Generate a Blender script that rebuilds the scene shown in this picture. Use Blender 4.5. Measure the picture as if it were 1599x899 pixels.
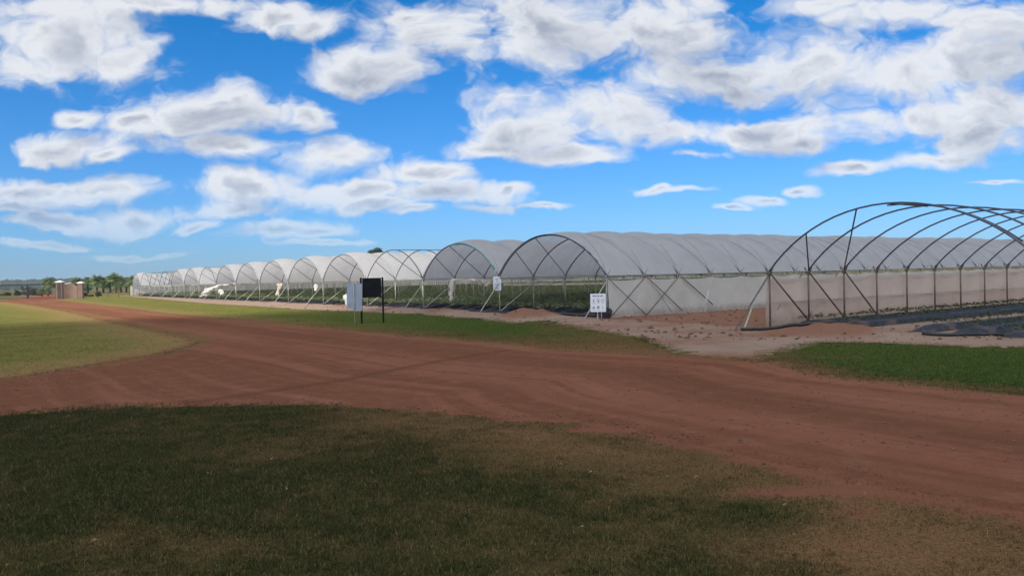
import bpy, math, random
import numpy as np
from mathutils import Vector, Matrix, noise as mnoise

for o in list(bpy.data.objects): bpy.data.objects.remove(o)
rad = math.radians
scn = bpy.context.scene
COL = scn.collection
random.seed(7); rng = np.random.default_rng(7)

# ------------------------------------------------------------------ camera
FPX, PITCH, ROLL, EYE = 1215.0, rad(0.81771), rad(1.30276), 1.7
cp, sp, cr, sr = math.cos(PITCH), math.sin(PITCH), math.cos(ROLL), math.sin(ROLL)
right0, fwd, up0 = Vector((1, 0, 0)), Vector((0, cp, -sp)), Vector((0, sp, cp))
cam_r = right0 * cr - up0 * sr
cam_u = right0 * sr + up0 * cr
cd = bpy.data.cameras.new('camera'); cam = bpy.data.objects.new('camera', cd); COL.objects.link(cam)
M = Matrix((( cam_r.x, cam_u.x, -fwd.x, 0), (cam_r.y, cam_u.y, -fwd.y, 0), (cam_r.z, cam_u.z, -fwd.z, EYE), (0, 0, 0, 1)))
cam.matrix_world = M
cd.sensor_width = 36; cd.lens = FPX / 1599 * 36; cd.sensor_fit = 'HORIZONTAL'
cd.clip_start = 0.05; cd.clip_end = 20000
scn.camera = cam

# ------------------------------------------------------------------ sun direction, exposure
SUN_EL, SUN_AZ = 44.0, 212.0     # azimuth clockwise from +Y (the sun is behind and to the left of the camera)
SUN_STRENGTH, SKY_STRENGTH, EXPOSURE = 4.9, 0.10, 0.0
sdir = Vector((math.sin(rad(SUN_AZ)) * math.cos(rad(SUN_EL)), math.cos(rad(SUN_AZ)) * math.cos(rad(SUN_EL)), math.sin(rad(SUN_EL))))
scn.view_settings.view_transform = 'Standard'
scn.view_settings.look = 'None'
scn.view_settings.gamma = 1
scn.view_settings.exposure = EXPOSURE
scn.view_settings.use_curve_mapping = False

sd = bpy.data.lights.new('sun', 'SUN'); sd.energy = SUN_STRENGTH; sd.angle = rad(0.5); sd.color = (1, .94, .84)
so = bpy.data.objects.new('sun', sd); COL.objects.link(so)
so.rotation_euler = sdir.to_track_quat('Z', 'Y').to_euler(); so.location = (0, 0, 50)

def ray(x, y):
    X = (x - 799.5) / FPX; Y = (449.5 - y) / FPX
    return cam_r * X + cam_u * Y + fwd
def P(x, y, z=0.0):
    d = ray(x, y); t = (z - EYE) / d.z
    return (d.x * t, d.y * t)

# ------------------------------------------------------------------ node helpers
class NT:
    def __init__(s, nt): s.nt = nt; s.n = nt.nodes; s.l = nt.links
    def node(s, t, **kw):
        n = s.n.new(t)
        for k, v in kw.items(): setattr(n, k, v)
        return n
    def link(s, a, b): s.l.new(a, b)
    def put(s, sock, v):
        if hasattr(v, 'is_output') or isinstance(v, bpy.types.NodeSocket): s.l.new(v, sock)
        elif isinstance(v, (tuple, list)) and len(v) == 3 and sock.type == 'RGBA': sock.default_value = (*v, 1)
        else: sock.default_value = v
    def math(s, op, a, b=None, c=None, clamp=False):
        n = s.node('ShaderNodeMath', operation=op); n.use_clamp = clamp
        s.put(n.inputs[0], a)
        if b is not None: s.put(n.inputs[1], b)
        if c is not None: s.put(n.inputs[2], c)
        return n.outputs[0]
    def vmath(s, op, a, b=None, c=None):
        n = s.node('ShaderNodeVectorMath', operation=op)
        s.put(n.inputs[0], a)
        if b is not None: s.put(n.inputs[1], b)
        if c is not None: s.put(n.inputs[2], c)
        return n.outputs['Value'] if op in ('LENGTH', 'DOT_PRODUCT') else n.outputs[0]
    def noise(s, vec, scale, detail=4, rough=.55, dist=0, color=False):
        n = s.node('ShaderNodeTexNoise'); s.put(n.inputs['Vector'], vec)
        n.inputs['Scale'].default_value = scale; n.inputs['Detail'].default_value = detail
        n.inputs['Roughness'].default_value = rough; n.inputs['Distortion'].default_value = dist
        return n.outputs['Color' if color else 'Fac']
    def mix(s, f, a, b):
        n = s.node('ShaderNodeMix', data_type='RGBA')
        s.put(n.inputs[0], f); s.put(n.inputs[6], a); s.put(n.inputs[7], b)
        return n.outputs[2]
    def ramp(s, v, lo, hi, a=0., b=1., smooth=True):
        n = s.node('ShaderNodeMapRange'); n.interpolation_type = 'SMOOTHSTEP' if smooth else 'LINEAR'
        s.put(n.inputs[0], v); n.inputs[1].default_value = lo; n.inputs[2].default_value = hi
        n.inputs[3].default_value = a; n.inputs[4].default_value = b
        return n.outputs[0]

# ------------------------------------------------------------------ world: sky with fair-weather cumulus at infinity
world = bpy.data.worlds.new('World'); scn.world = world; world.use_nodes = True
w = NT(world.node_tree); w.n.clear()
sky = w.node('ShaderNodeTexSky', sky_type='NISHITA'); sky.sun_disc = False
sky.sun_elevation = rad(SUN_EL); sky.sun_rotation = rad(SUN_AZ)
sky.altitude = 0; sky.air_density = 1.0; sky.dust_density = 0.6; sky.ozone_density = 2.0
tc = w.node('ShaderNodeTexCoord')
sep = w.node('ShaderNodeSeparateXYZ'); w.link(tc.outputs['Generated'], sep.inputs[0])
dx, dy, dz = sep.outputs
ay = w.math('MAXIMUM', w.math('ABSOLUTE', dy), 0.15)
uu = w.math('DIVIDE', dx, ay); vv = w.math('DIVIDE', dz, ay)
cmb = w.node('ShaderNodeCombineXYZ'); w.link(uu, cmb.inputs[0]); w.link(vv, cmb.inputs[1])
UV = cmb.outputs[0]
BLOBS = [  # cloud masses: photograph pixels turned into sky directions (centre, half axes)
 (95,55,165,62),(190,88,88,44),(35,105,80,34),(70,20,110,35),
 (250,2,150,18),(430,22,70,26),(505,38,48,24),
 (610,100,110,40),(700,60,140,62),(850,35,180,72),(1010,45,150,58),(560,118,90,22),(640,20,60,26),
 (345,178,135,40),(482,184,32,26),(225,190,62,20),(360,158,60,24),
 (370,234,110,18),(520,252,100,28),(640,274,100,22),
 (122,183,42,13),(100,228,105,24),(185,242,40,12),
 (390,290,100,27),(560,300,95,18),(700,306,110,19),(800,298,34,10),
 (370,325,64,14),(440,356,76,13),
 (40,296,88,20),(160,296,115,22),(90,342,72,15),(200,338,78,18),
 (900,162,140,46),(820,205,110,30),(770,232,78,20),(900,240,88,20),(955,185,120,30),
 (1060,205,130,30),(1190,208,130,26),(1270,226,56,14),
 (1130,115,160,44),(1270,95,190,52),(1390,125,180,52),(1500,100,140,60),(1550,170,120,46),(1450,190,140,38),(1530,225,110,26),
 (1420,25,170,34),(1570,45,120,46),(1270,8,74,20),
 (1335,265,56,11),(1470,255,100,13),(1248,298,26,8),(1185,312,40,8),(1128,326,34,5),(1080,247,60,9),
 (500,358,50,9),(605,322,60,8),(745,324,50,8),(655,330,40,7),(300,352,40,7),(860,322,40,4),(1050,300,50,5),(520,375,70,5),(20,318,60,9),(1560,290,40,4),(60,384,60,6),(225,392,70,5),
]
def cloud_density(uv, det=11):
    # edges torn by fractal noise; low clouds near the horizon get a finer grain because they are farther off
    v = w.node('ShaderNodeSeparateXYZ'); w.link(uv, v.inputs[0])
    q = w.vmath('MULTIPLY', uv, (2.2, 3.3, 1.0))
    warp = w.noise(q, 2.6, 4, .55, 0, True)
    wv = w.vmath('MULTIPLY', w.vmath('SUBTRACT', warp, (.5, .5, .5)), (.12, .06, 0))
    uvw = w.vmath('ADD', uv, wv)
    low = w.ramp(v.outputs[1], .20, .06)
    m = None
    for (x, y, rx, ry) in BLOBS:
        d = ray(x, y); u0, v0 = d.x / d.y, d.z / d.y
        sx, sy = FPX / (rx * 1.15), FPX / (ry * 1.2)
        L = w.vmath('LENGTH', w.vmath('MULTIPLY_ADD', uvw, (sx, sy, 0), (-u0 * sx, -v0 * sy, 0)))
        if m is None: m = L
        else: m = w.math('SMOOTH_MIN', m, L, 0.16)
    base = w.math('SUBTRACT', 1.0, m)
    base = w.math('MAXIMUM', base, -1.2)
    # generic cloud field added out of view, dense to whiten the ambient light
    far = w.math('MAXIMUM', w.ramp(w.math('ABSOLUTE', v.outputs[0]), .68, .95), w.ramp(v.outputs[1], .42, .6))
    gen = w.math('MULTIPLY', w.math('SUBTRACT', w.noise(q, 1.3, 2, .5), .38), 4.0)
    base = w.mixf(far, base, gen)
    qq = w.vmath('ADD', q, w.vmath('MULTIPLY', w.vmath('SUBTRACT', warp, (.5, .5, .5)), (.5, .4, 0)))
    n1 = w.mixf(low, w.noise(qq, 2.6, 11, .60), w.noise(qq, 5.6, 10, .60))
    vo = w.node('ShaderNodeTexVoronoi', feature='F1', voronoi_dimensions='2D'); w.link(qq, vo.inputs['Vector'])
    vo.inputs['Scale'].default_value = 4.2; vo.inputs['Detail'].default_value = 3.5; vo.inputs['Roughness'].default_value = .55; vo.inputs['Lacunarity'].default_value = 2.1
    d = w.math('ADD', base, w.math('MULTIPLY', w.math('SUBTRACT', n1, .5), 2.3))
    d = w.math('ADD', d, w.math('MULTIPLY', low, .16))
    d = w.math('ADD', d, w.mixf(w.ramp(v.outputs[0], -.35, .15), .20, .16))
    d = w.math('ADD', d, w.math('MULTIPLY', w.math('SUBTRACT', .42, vo.outputs['Distance']), .62))
    return d, q
def mixf(s, f, a, b):
    n = s.node('ShaderNodeMix', data_type='FLOAT'); s.put(n.inputs[0], f); s.put(n.inputs[2], a); s.put(n.inputs[3], b)
    return n.outputs[0]
NT.mixf = mixf
D, Q = cloud_density(UV)
# the same cloud looked up a little towards the sun: where it is thinner there, that flank is the bright one
off = w.vmath('ADD', UV, (-.016, .026, 0))
D2, _ = cloud_density(off)
alpha = w.ramp(D, -.18, .58)
alpha = w.math('POWER', alpha, .9)
slope = w.math('SUBTRACT', D, D2)
lit = w.ramp(slope, -1.2, .9, .22, 1.12)
thick = w.ramp(D, .35, 1.25)
lit = w.math('SUBTRACT', lit, w.math('MULTIPLY', thick, 1.0))
soft = w.noise(Q, 1.9, 6, .55)
lit = w.math('ADD', lit, w.math('MULTIPLY', w.math('SUBTRACT', soft, .5), 1.4), clamp=True)
ccol = w.mix(w.ramp(lit, -.1, .85, smooth=False), (.40, .44, .535), (.97, .98, 1.0))
lpv = w.ramp(dz, 0.0, .14)             # low clouds fade into the air near the horizon
alpha = w.math('MULTIPLY', alpha, w.math('MULTIPLY_ADD', lpv, .75, .2))
alpha = w.math('MULTIPLY', alpha, .96)
air = w.mix(w.ramp(dz, .0, .34, smooth=False), (.52, .86, 1.50), (.06, .80, 1.42))
skyc = w.vmath('MULTIPLY', sky.outputs[0], air)
hs = w.node('ShaderNodeHueSaturation'); hs.inputs['Saturation'].default_value = 1.0; w.link(skyc, hs.inputs['Color'])
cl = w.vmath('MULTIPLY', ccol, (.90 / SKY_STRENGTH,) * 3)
sunward_boost = w.ramp(dy, .35, -.25, 1.0, 2.35)          # unseen clouds on the sun's side, brightened to lift the light on the ground
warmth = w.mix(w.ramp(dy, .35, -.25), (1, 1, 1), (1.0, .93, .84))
sc_ = w.node('ShaderNodeVectorMath', operation='SCALE'); w.link(w.vmath('MULTIPLY', cl, warmth), sc_.inputs[0]); w.link(sunward_boost, sc_.inputs['Scale'])
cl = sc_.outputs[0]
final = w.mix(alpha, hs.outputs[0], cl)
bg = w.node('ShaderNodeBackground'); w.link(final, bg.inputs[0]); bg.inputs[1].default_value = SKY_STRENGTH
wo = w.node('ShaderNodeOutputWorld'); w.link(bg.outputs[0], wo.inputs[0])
world.cycles.sampling_method = 'MANUAL'; world.cycles.sample_map_resolution = 512

# ------------------------------------------------------------------ object helpers
def props(o, label=None, cat=None, group=None, kind=None):
    if label: o['label'] = label
    if cat: o['category'] = cat
    if group: o['group'] = group
    if kind: o['kind'] = kind
    return o
class MB:
    def __init__(s): s.v = []; s.f = []; s.m = []; s.mi = 0
    def quad(s, a, b, c, d):
        i = len(s.v); s.v += [a, b, c, d]; s.f.append((i, i + 1, i + 2, i + 3)); s.m.append(s.mi)
    def add(s, vs, fs):
        i = len(s.v); s.v += [tuple(v) for v in vs]
        for f in fs: s.f.append(tuple(i + k for k in f)); s.m.append(s.mi)
    def box(s, c, size, rz=0., rx=0.):
        hx, hy, hz = size[0] / 2, size[1] / 2, size[2] / 2
        R = Matrix.Rotation(rz, 3, 'Z') @ Matrix.Rotation(rx, 3, 'X')
        vs = [Vector(c) + R @ Vector((a * hx, b * hy, d * hz)) for d in (-1, 1) for a, b in ((-1, -1), (1, -1), (1, 1), (-1, 1))]
        s.add(vs, [(3, 2, 1, 0), (4, 5, 6, 7), (0, 1, 5, 4), (1, 2, 6, 5), (2, 3, 7, 6), (3, 0, 4, 7)])
    def tube(s, pts, r, n=6, r2=None):
        pts = [Vector(p) for p in pts]; r2 = r if r2 is None else r2
        rings = []; up = None
        for i, p in enumerate(pts):
            t = (pts[min(i + 1, len(pts) - 1)] - pts[max(i - 1, 0)]).normalized()
            if up is None:
                up = Vector((0, 0, 1)) if abs(t.z) < .9 else Vector((1, 0, 0))
            a = t.cross(up).normalized(); b = a.cross(t).normalized(); up = b
            rr = r + (r2 - r) * i / (len(pts) - 1)
            rings.append([p + (a * math.cos(k * 2 * math.pi / n) + b * math.sin(k * 2 * math.pi / n)) * rr for k in range(n)])
        i0 = len(s.v)
        for g in rings: s.v += [tuple(q) for q in g]
        for j in range(len(rings) - 1):
            for k in range(n):
                k2 = (k + 1) % n
                s.f.append((i0 + j * n + k, i0 + j * n + k2, i0 + (j + 1) * n + k2, i0 + (j + 1) * n + k)); s.m.append(s.mi)
        s.f.append(tuple(i0 + k for k in range(n))[::-1]); s.m.append(s.mi)
        s.f.append(tuple(i0 + (len(rings) - 1) * n + k for k in range(n))); s.m.append(s.mi)
    def mesh(s, name, mats, smooth=False):
        me = bpy.data.meshes.new(name); me.from_pydata(s.v, [], s.f)
        for m in (mats if isinstance(mats, (list, tuple)) else [mats]): me.materials.append(m)
        if any(s.m): me.polygons.foreach_set('material_index', s.m)
        if smooth: me.polygons.foreach_set('use_smooth', [True] * len(me.polygons))
        me.update(); return me
def link(name, me, parent=None, loc=(0, 0, 0), rz=0.):
    o = bpy.data.objects.new(name, me); COL.objects.link(o)
    o.location = loc; o.rotation_euler = (0, 0, rz)
    if parent is not None: o.parent = parent
    return o
def empty(name, loc, rz=0.):
    return link(name, None, None, loc, rz)
def np_mesh(name, V, F, mat, smooth=False):
    """V (n,3) array, F (m,k) int array of constant k"""
    me = bpy.data.meshes.new(name)
    n, (m, k) = len(V), F.shape
    me.vertices.add(n); me.vertices.foreach_set('co', np.asarray(V, np.float32).ravel())
    me.loops.add(m * k); me.loops.foreach_set('vertex_index', F.astype(np.int32).ravel())
    me.polygons.add(m); me.polygons.foreach_set('loop_start', np.arange(0, m * k, k, dtype=np.int32))
    me.polygons.foreach_set('loop_total', np.full(m, k, np.int32))
    if smooth: me.polygons.foreach_set('use_smooth', np.ones(m, bool))
    for q in (mat if isinstance(mat, (list, tuple)) else [mat]): me.materials.append(q)
    me.update(calc_edges=True); return me
def attr(me, name, arr, dom='POINT'):
    a = me.attributes.new(name, 'FLOAT', dom); a.data.foreach_set('value', np.asarray(arr, np.float32))

# ------------------------------------------------------------------ materials
def mat(name, build):
    m = bpy.data.materials.new(name); m.use_nodes = True
    t = NT(m.node_tree); t.n.clear()
    out = t.node('ShaderNodeOutputMaterial')
    r = build(t)
    t.link(r, out.inputs[0]); return m
def bsdf(t, col, rough=.8, metal=0., bump=None, bstr=.3, bdist=.02, spec=.5, normal=None):
    b = t.node('ShaderNodeBsdfPrincipled'); t.put(b.inputs['Base Color'], col); t.put(b.inputs['Roughness'], rough)
    b.inputs['Metallic'].default_value = metal; b.inputs['Specular IOR Level'].default_value = spec
    if bump is not None:
        n = t.node('ShaderNodeBump'); n.inputs['Strength'].default_value = bstr; n.inputs['Distance'].default_value = bdist
        t.link(bump, n.inputs['Height']); t.link(n.outputs[0], b.inputs['Normal'])
    return b.outputs[0]
def pos(t): return t.node('ShaderNodeNewGeometry').outputs['Position']
def objc(t): return t.node('ShaderNodeTexCoord').outputs['Object']
def A(t, name): n = t.node('ShaderNodeAttribute'); n.attribute_name = name; return n.outputs['Fac']
def simple(name, col, rough=.7, metal=0., var=.2, scale=6., dirt=None):
    def b(t):
        n = t.noise(objc(t), scale, 5, .6)
        c2 = tuple(x * (1 - var) for x in col) if dirt is None else dirt
        return bsdf(t, t.mix(t.ramp(n, .35, .7), col, c2), rough, metal, n, .15, .01)
    return mat(name, b)

GREEN, GREEN2, DRY, STRAW = (.030, .038, .012), (.048, .054, .018), (.140, .076, .036), (.22, .13, .062)
SOIL, SAND, RED = (.19, .10, .062), (.31, .225, .17), (.208, .084, .050)

def grass_color(t, p):
    # attributes worked out from the layout: 'dry' (worn grass near tracks), 'lush'
    dry, lush = A(t, 'dry'), A(t, 'lush')
    n1 = t.noise(p, .55, 5, .6); n2 = t.noise(p, 3.1, 5, .65); n3 = t.noise(p, 38, 3, .7); n4 = t.noise(p, .13, 3, .5)
    k = t.math('ADD', dry, t.math('MULTIPLY', t.math('SUBTRACT', n1, .5), .9))
    k = t.math('ADD', k, t.math('MULTIPLY', t.math('SUBTRACT', n2, .5), 1.1))
    k = t.math('ADD', k, t.math('MULTIPLY', t.math('SUBTRACT', n3, .5), 1.0))
    g = t.mix(t.ramp(n3, .3, .7), GREEN, GREEN2)
    n6 = t.noise(p, 75, 3, .75)
    g = t.mix(t.math('MULTIPLY', t.ramp(n6, .55, .7), .6), g, (.10, .085, .038))
    g = t.mix(lush, g, (.045, .080, .017))
    g = t.mix(t.math('MULTIPLY', t.ramp(n4, .35, .7), .4), g, (.095, .105, .026))
    g = t.mix(t.math('MULTIPLY', A(t, 'sunlit_yellow'), t.ramp(n1, .2, .6, .55, 1)), g, (.155, .165, .040))  # sunlit look of the island and left verge, put into the turf colour
    d = t.mix(t.ramp(n3, .35, .68), DRY, STRAW)
    d = t.mix(A(t, 'sunlit_yellow'), d, (.26, .185, .075))
    c = t.mix(t.ramp(k, .05, .95, smooth=False), g, d)
    bare = t.math('ADD', k, t.math('MULTIPLY', t.math('SUBTRACT', n1, .5), .5))
    c = t.mix(t.ramp(bare, .95, 1.45), c, (.21, .10, .06))
    br = t.math('ADD', A(t, 'bare'), t.math('ADD', t.math('MULTIPLY', t.math('SUBTRACT', n2, .5), 1.5), t.math('MULTIPLY', t.math('SUBTRACT', n3, .5), 1.2)))
    c = t.mix(t.ramp(br, .45, .85), c, (.205, .088, .054))
    return c, n3, n2
def b_ground(t):
    p = pos(t)
    c, n3, n2 = grass_color(t, p)
    far = A(t, 'far')
    nf = t.noise(p, .02, 4, .6); nf2 = t.noise(p, .16, 4, .6)
    veld = t.mix(t.ramp(t.math('ADD', t.math('MULTIPLY', nf, .6), t.math('MULTIPLY', nf2, .4)), .4, .6), (.075, .085, .032), (.17, .13, .06))
    c = t.mix(far, c, veld)
    return bsdf(t, c, .95, 0, t.math('ADD', n3, n2), .6, .03, .0)
M_ground = mat('lawn_and_veld', b_ground)
def b_road(t):
    p = pos(t)
    e, tr, dk = A(t, 'edge'), A(t, 'track'), A(t, 'darkline')
    n1 = t.noise(p, .25, 5, .6); n2 = t.noise(p, 2.4, 6, .65); n3 = t.noise(p, 30, 5, .7); n5 = t.noise(p, 110, 2, .6)
    c = t.mix(t.ramp(n1, .35, .65), RED, (.235, .102, .062))
    c = t.mix(t.ramp(tr, .38, .68, 0, .75), c, (.150, .062, .034))
    cv = t.node('ShaderNodeCombineXYZ'); t.link(t.math('MULTIPLY', A(t, 'across'), 5.5), cv.inputs[0]); t.link(t.math('MULTIPLY', A(t, 'along'), .22), cv.inputs[1])
    rut = t.noise(cv.outputs[0], 1.0, 5, .6)
    c = t.mix(t.math('MULTIPLY', t.ramp(rut, .50, .68), .26), c, (.135, .052, .030))
    c = t.mix(t.math('MULTIPLY', t.ramp(rut, .46, .30), .20), c, (.30, .150, .100))
    c = t.mix(t.math('MULTIPLY', t.ramp(n2, .45, .75), .45), c, (.275, .135, .085))
    c = t.mix(t.math('MULTIPLY', dk, t.ramp(n2, .25, .6, .25, .8)), c, (.115, .048, .030))
    c = t.mix(t.math('MULTIPLY', t.ramp(n3, .50, .75), .35), c, (.12, .058, .038))
    c = t.mix(t.math('MULTIPLY', t.ramp(n5, .58, .74), .5), c, (.42, .29, .21))
    k = t.math('ADD', t.math('MULTIPLY', t.math('SUBTRACT', 1.0, e), 1.0), t.math('MULTIPLY', t.math('SUBTRACT', n2, .5), 1.5))
    k = t.math('ADD', k, t.math('MULTIPLY', t.math('SUBTRACT', n3, .5), .9))
    fr = t.mix(t.ramp(n3, .35, .65), (.13, .088, .036), (.23, .145, .068))
    c = t.mix(t.math('MULTIPLY', t.ramp(k, .55, 1.0), .85), c, fr)
    h = t.math('ADD', t.math('MULTIPLY', n2, 1.2), t.math('ADD', n3, t.math('MULTIPLY', rut, 2.5)))
    return bsdf(t, c, .95, 0, h, .6, .03, .0)
M_road = mat('red_dirt', b_road)
def b_sand(t):
    p = pos(t)
    redd, e = A(t, 'red'), A(t, 'edge')
    n1 = t.noise(p, .45, 5, .6); n2 = t.noise(p, 2.6, 6, .7); n3 = t.noise(p, 26, 4, .7)
    k = t.math('ADD', redd, t.math('MULTIPLY', t.math('SUBTRACT', n1, .5), 1.3))
    c = t.mix(t.ramp(k, .2, .8), SAND, (.24, .125, .082))
    c = t.mix(t.math('MULTIPLY', t.ramp(n2, .5, .72), .55), c, (.17, .105, .070))
    c = t.mix(t.math('MULTIPLY', t.ramp(n3, .52, .7), .35), c, (.13, .085, .055))
    g = t.math('ADD', t.math('SUBTRACT', 1.0, e), t.math('MULTIPLY', t.math('SUBTRACT', n2, .5), 2.0))
    c = t.mix(t.ramp(g, .6, 1.0), c, t.mix(t.ramp(n3, .4, .6), (.085, .085, .03), (.17, .125, .055)))
    return bsdf(t, c, .95, 0, t.math('ADD', t.math('MULTIPLY', n2, 2.), n3), .5, .04, .0)
M_sand = mat('pale_sandy_soil', b_sand)

M_steel = simple('galvanised_steel', (.42, .45, .40), .5, .35, .35, 9, (.20, .17, .12))
M_hoop = simple('dull_blue_grey_steel', (.085, .105, .15), .5, .4, .3, 7, (.095, .085, .09))
M_brace = simple('rusty_brown_steel', (.16, .13, .11), .6, .3, .3, 9, (.12, .075, .05))
M_pipe = simple('black_poly_pipe', (.02, .02, .022), .45, 0, .3)
M_white = simple('weathered_white_plastic', (.72, .71, .67), .5, 0, .2, 8, (.48, .44, .37))
M_pale = simple('pale_galvanised_tube', (.44, .46, .40), .5, .2, .2, 8, (.30, .27, .2))
M_teal = simple('faded_green_tape', (.03, .28, .25), .6, 0, .3)
def b_film(t):
    p = objc(t)
    n = t.noise(p, 1.2, 5, .6); n2 = t.noise(p, 7, 4, .6)
    st = t.node('ShaderNodeMapping'); t.link(p, st.inputs[0]); st.inputs[3].default_value = (3.2, .25, .4)
    n3 = t.noise(st.outputs[0], 1.8, 4, .6)
    c = t.mix(t.ramp(n, .35, .7), (.68, .68, .68), (.62, .62, .615))
    c = t.mix(t.math('MULTIPLY', t.ramp(n3, .45, .8), .3), c, (.52, .50, .47))
    bmp = t.node('ShaderNodeBump'); bmp.inputs['Strength'].default_value = .2; bmp.inputs['Distance'].default_value = .02
    t.link(t.math('ADD', n2, t.math('MULTIPLY', n3, 1.5)), bmp.inputs['Height'])
    d = t.node('ShaderNodeBsdfDiffuse'); t.link(c, d.inputs[0]); t.link(bmp.outputs[0], d.inputs['Normal'])
    tr = t.node('ShaderNodeBsdfTranslucent'); t.link(c, tr.inputs[0])
    m1 = t.node('ShaderNodeMixShader'); m1.inputs[0].default_value = .50; t.link(d.outputs[0], m1.inputs[1]); t.link(tr.outputs[0], m1.inputs[2])
    gl = t.node('ShaderNodeBsdfGlossy'); gl.inputs['Roughness'].default_value = .28; t.link(bmp.outputs[0], gl.inputs['Normal'])
    m2 = t.node('ShaderNodeMixShader'); m2.inputs[0].default_value = .09; t.link(m1.outputs[0], m2.inputs[1]); t.link(gl.outputs[0], m2.inputs[2])
    tp = t.node('ShaderNodeBsdfTransparent')
    m3 = t.node('ShaderNodeMixShader'); m3.inputs[0].default_value = .13; t.link(m2.outputs[0], m3.inputs[1]); t.link(tp.outputs[0], m3.inputs[2])
    return m3.outputs[0]
M_film = mat('milky_tunnel_film', b_film)
def net_mat(name, c1, c2, tp_amt):
    def b(t):
        p = objc(t)
        n = t.noise(p, .8, 5, .6); n2 = t.noise(p, 6, 5, .7)
        z = t.node('ShaderNodeSeparateXYZ'); t.link(p, z.inputs[0])
        low = t.math('ADD', t.ramp(z.outputs[2], .75, .0), t.math('MULTIPLY', t.math('SUBTRACT', n2, .5), .9))
        c = t.mix(t.ramp(n, .35, .7), c1, c2)
        c = t.mix(t.math('MULTIPLY', t.ramp(low, .5, 1.2), .6), c, (.27, .19, .13))      # splashed soil near the ground
        bmp = t.node('ShaderNodeBump'); bmp.inputs['Strength'].default_value = .3; bmp.inputs['Distance'].default_value = .04
        t.link(n2, bmp.inputs['Height'])
        d = t.node('ShaderNodeBsdfDiffuse'); t.link(c, d.inputs[0]); t.link(bmp.outputs[0], d.inputs['Normal'])
        tr = t.node('ShaderNodeBsdfTranslucent'); t.link(c, tr.inputs[0])
        m1 = t.node('ShaderNodeMixShader'); m1.inputs[0].default_value = .3; t.link(d.outputs[0], m1.inputs[1]); t.link(tr.outputs[0], m1.inputs[2])
        tp = t.node('ShaderNodeBsdfTransparent')
        m3 = t.node('ShaderNodeMixShader'); m3.inputs[0].default_value = tp_amt; t.link(m1.outputs[0], m3.inputs[1]); t.link(tp.outputs[0], m3.inputs[2])
        return m3.outputs[0]
    return mat(name, b)
M_net = net_mat('grey_shade_net', (.80, .775, .70), (.71, .68, .605), .11)
M_net2 = net_mat('brownish_shade_net', (.735, .595, .48), (.665, .53, .42), .04)
M_net3 = net_mat('brownish_shade_net_lower', (.635, .505, .405), (.565, .44, .345), .03)
def b_mulch(t):
    p = objc(t); n = t.noise(p, 5, 5, .65); n2 = t.noise(p, 1.3, 3, .5)
    c = t.mix(t.ramp(n, .4, .7), (.014, .015, .019), (.035, .037, .044))
    c = t.mix(t.math('MULTIPLY', t.ramp(n2, .55, .7), .5), c, (.16, .11, .08))
    return bsdf(t, c, .5, 0, n, .6, .04, .18)
M_mulch = mat('black_plastic_mulch', b_mulch)
def leaf_mat(name, c1, c2, transl=.35, scale=2.):
    def b(t):
        n = t.noise(pos(t), scale, 3, .6)
        r = A(t, 'tint')
        c = t.mix(t.math('ADD', t.math('MULTIPLY', n, .6), t.math('MULTIPLY', r, .5), clamp=True), c1, c2)
        d = bsdf(t, c, .6, spec=.3)
        tr = t.node('ShaderNodeBsdfTranslucent'); t.link(c, tr.inputs[0])
        m = t.node('ShaderNodeMixShader'); m.inputs[0].default_value = transl; t.link(d, m.inputs[1]); t.link(tr.outputs[0], m.inputs[2])
        return m.outputs[0]
    return mat(name, b)
M_leaf = leaf_mat('strawberry_leaf', (.10, .135, .06), (.24, .285, .14))
M_leaf2 = leaf_mat('young_strawberry_leaf', (.026, .046, .018), (.062, .092, .034))
M_palm = leaf_mat('palm_frond', (.11, .165, .055), (.25, .30, .11), .35)
M_tree = leaf_mat('tree_leaf', (.026, .045, .014), (.06, .085, .025), .2)
M_bush = leaf_mat('bush_leaf', (.030, .045, .018), (.065, .075, .03), .2)
M_trunk = simple('palm_trunk', (.12, .085, .06), .9, 0, .5, 12)
M_bark = simple('bark', (.11, .085, .065), .9, 0, .5, 6)

# ------------------------------------------------------------------ numpy value noise
def _hash(ix, iy, seed):
    h = (ix.astype(np.int64) * 374761393 + iy.astype(np.int64) * 668265263 + seed * 974634777) & 0xffffffff
    h = ((h ^ (h >> 13)) * 1274126177) & 0xffffffff
    return ((h ^ (h >> 16)) & 0xffff) / 65535.0
def vnoise(x, y, seed=0):
    ix, iy = np.floor(x), np.floor(y); fx, fy = x - ix, y - iy
    fx = fx * fx * (3 - 2 * fx); fy = fy * fy * (3 - 2 * fy)
    a, b = _hash(ix, iy, seed), _hash(ix + 1, iy, seed); c, d = _hash(ix, iy + 1, seed), _hash(ix + 1, iy + 1, seed)
    return (a + (b - a) * fx) * (1 - fy) + (c + (d - c) * fx) * fy
def fbm(x, y, oct=4, seed=0):
    s = 0; amp = 1; tot = 0
    for o in range(oct):
        s = s + amp * vnoise(x * 2 ** o, y * 2 ** o, seed + o); tot += amp; amp *= .5
    return s / tot - .5
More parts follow.
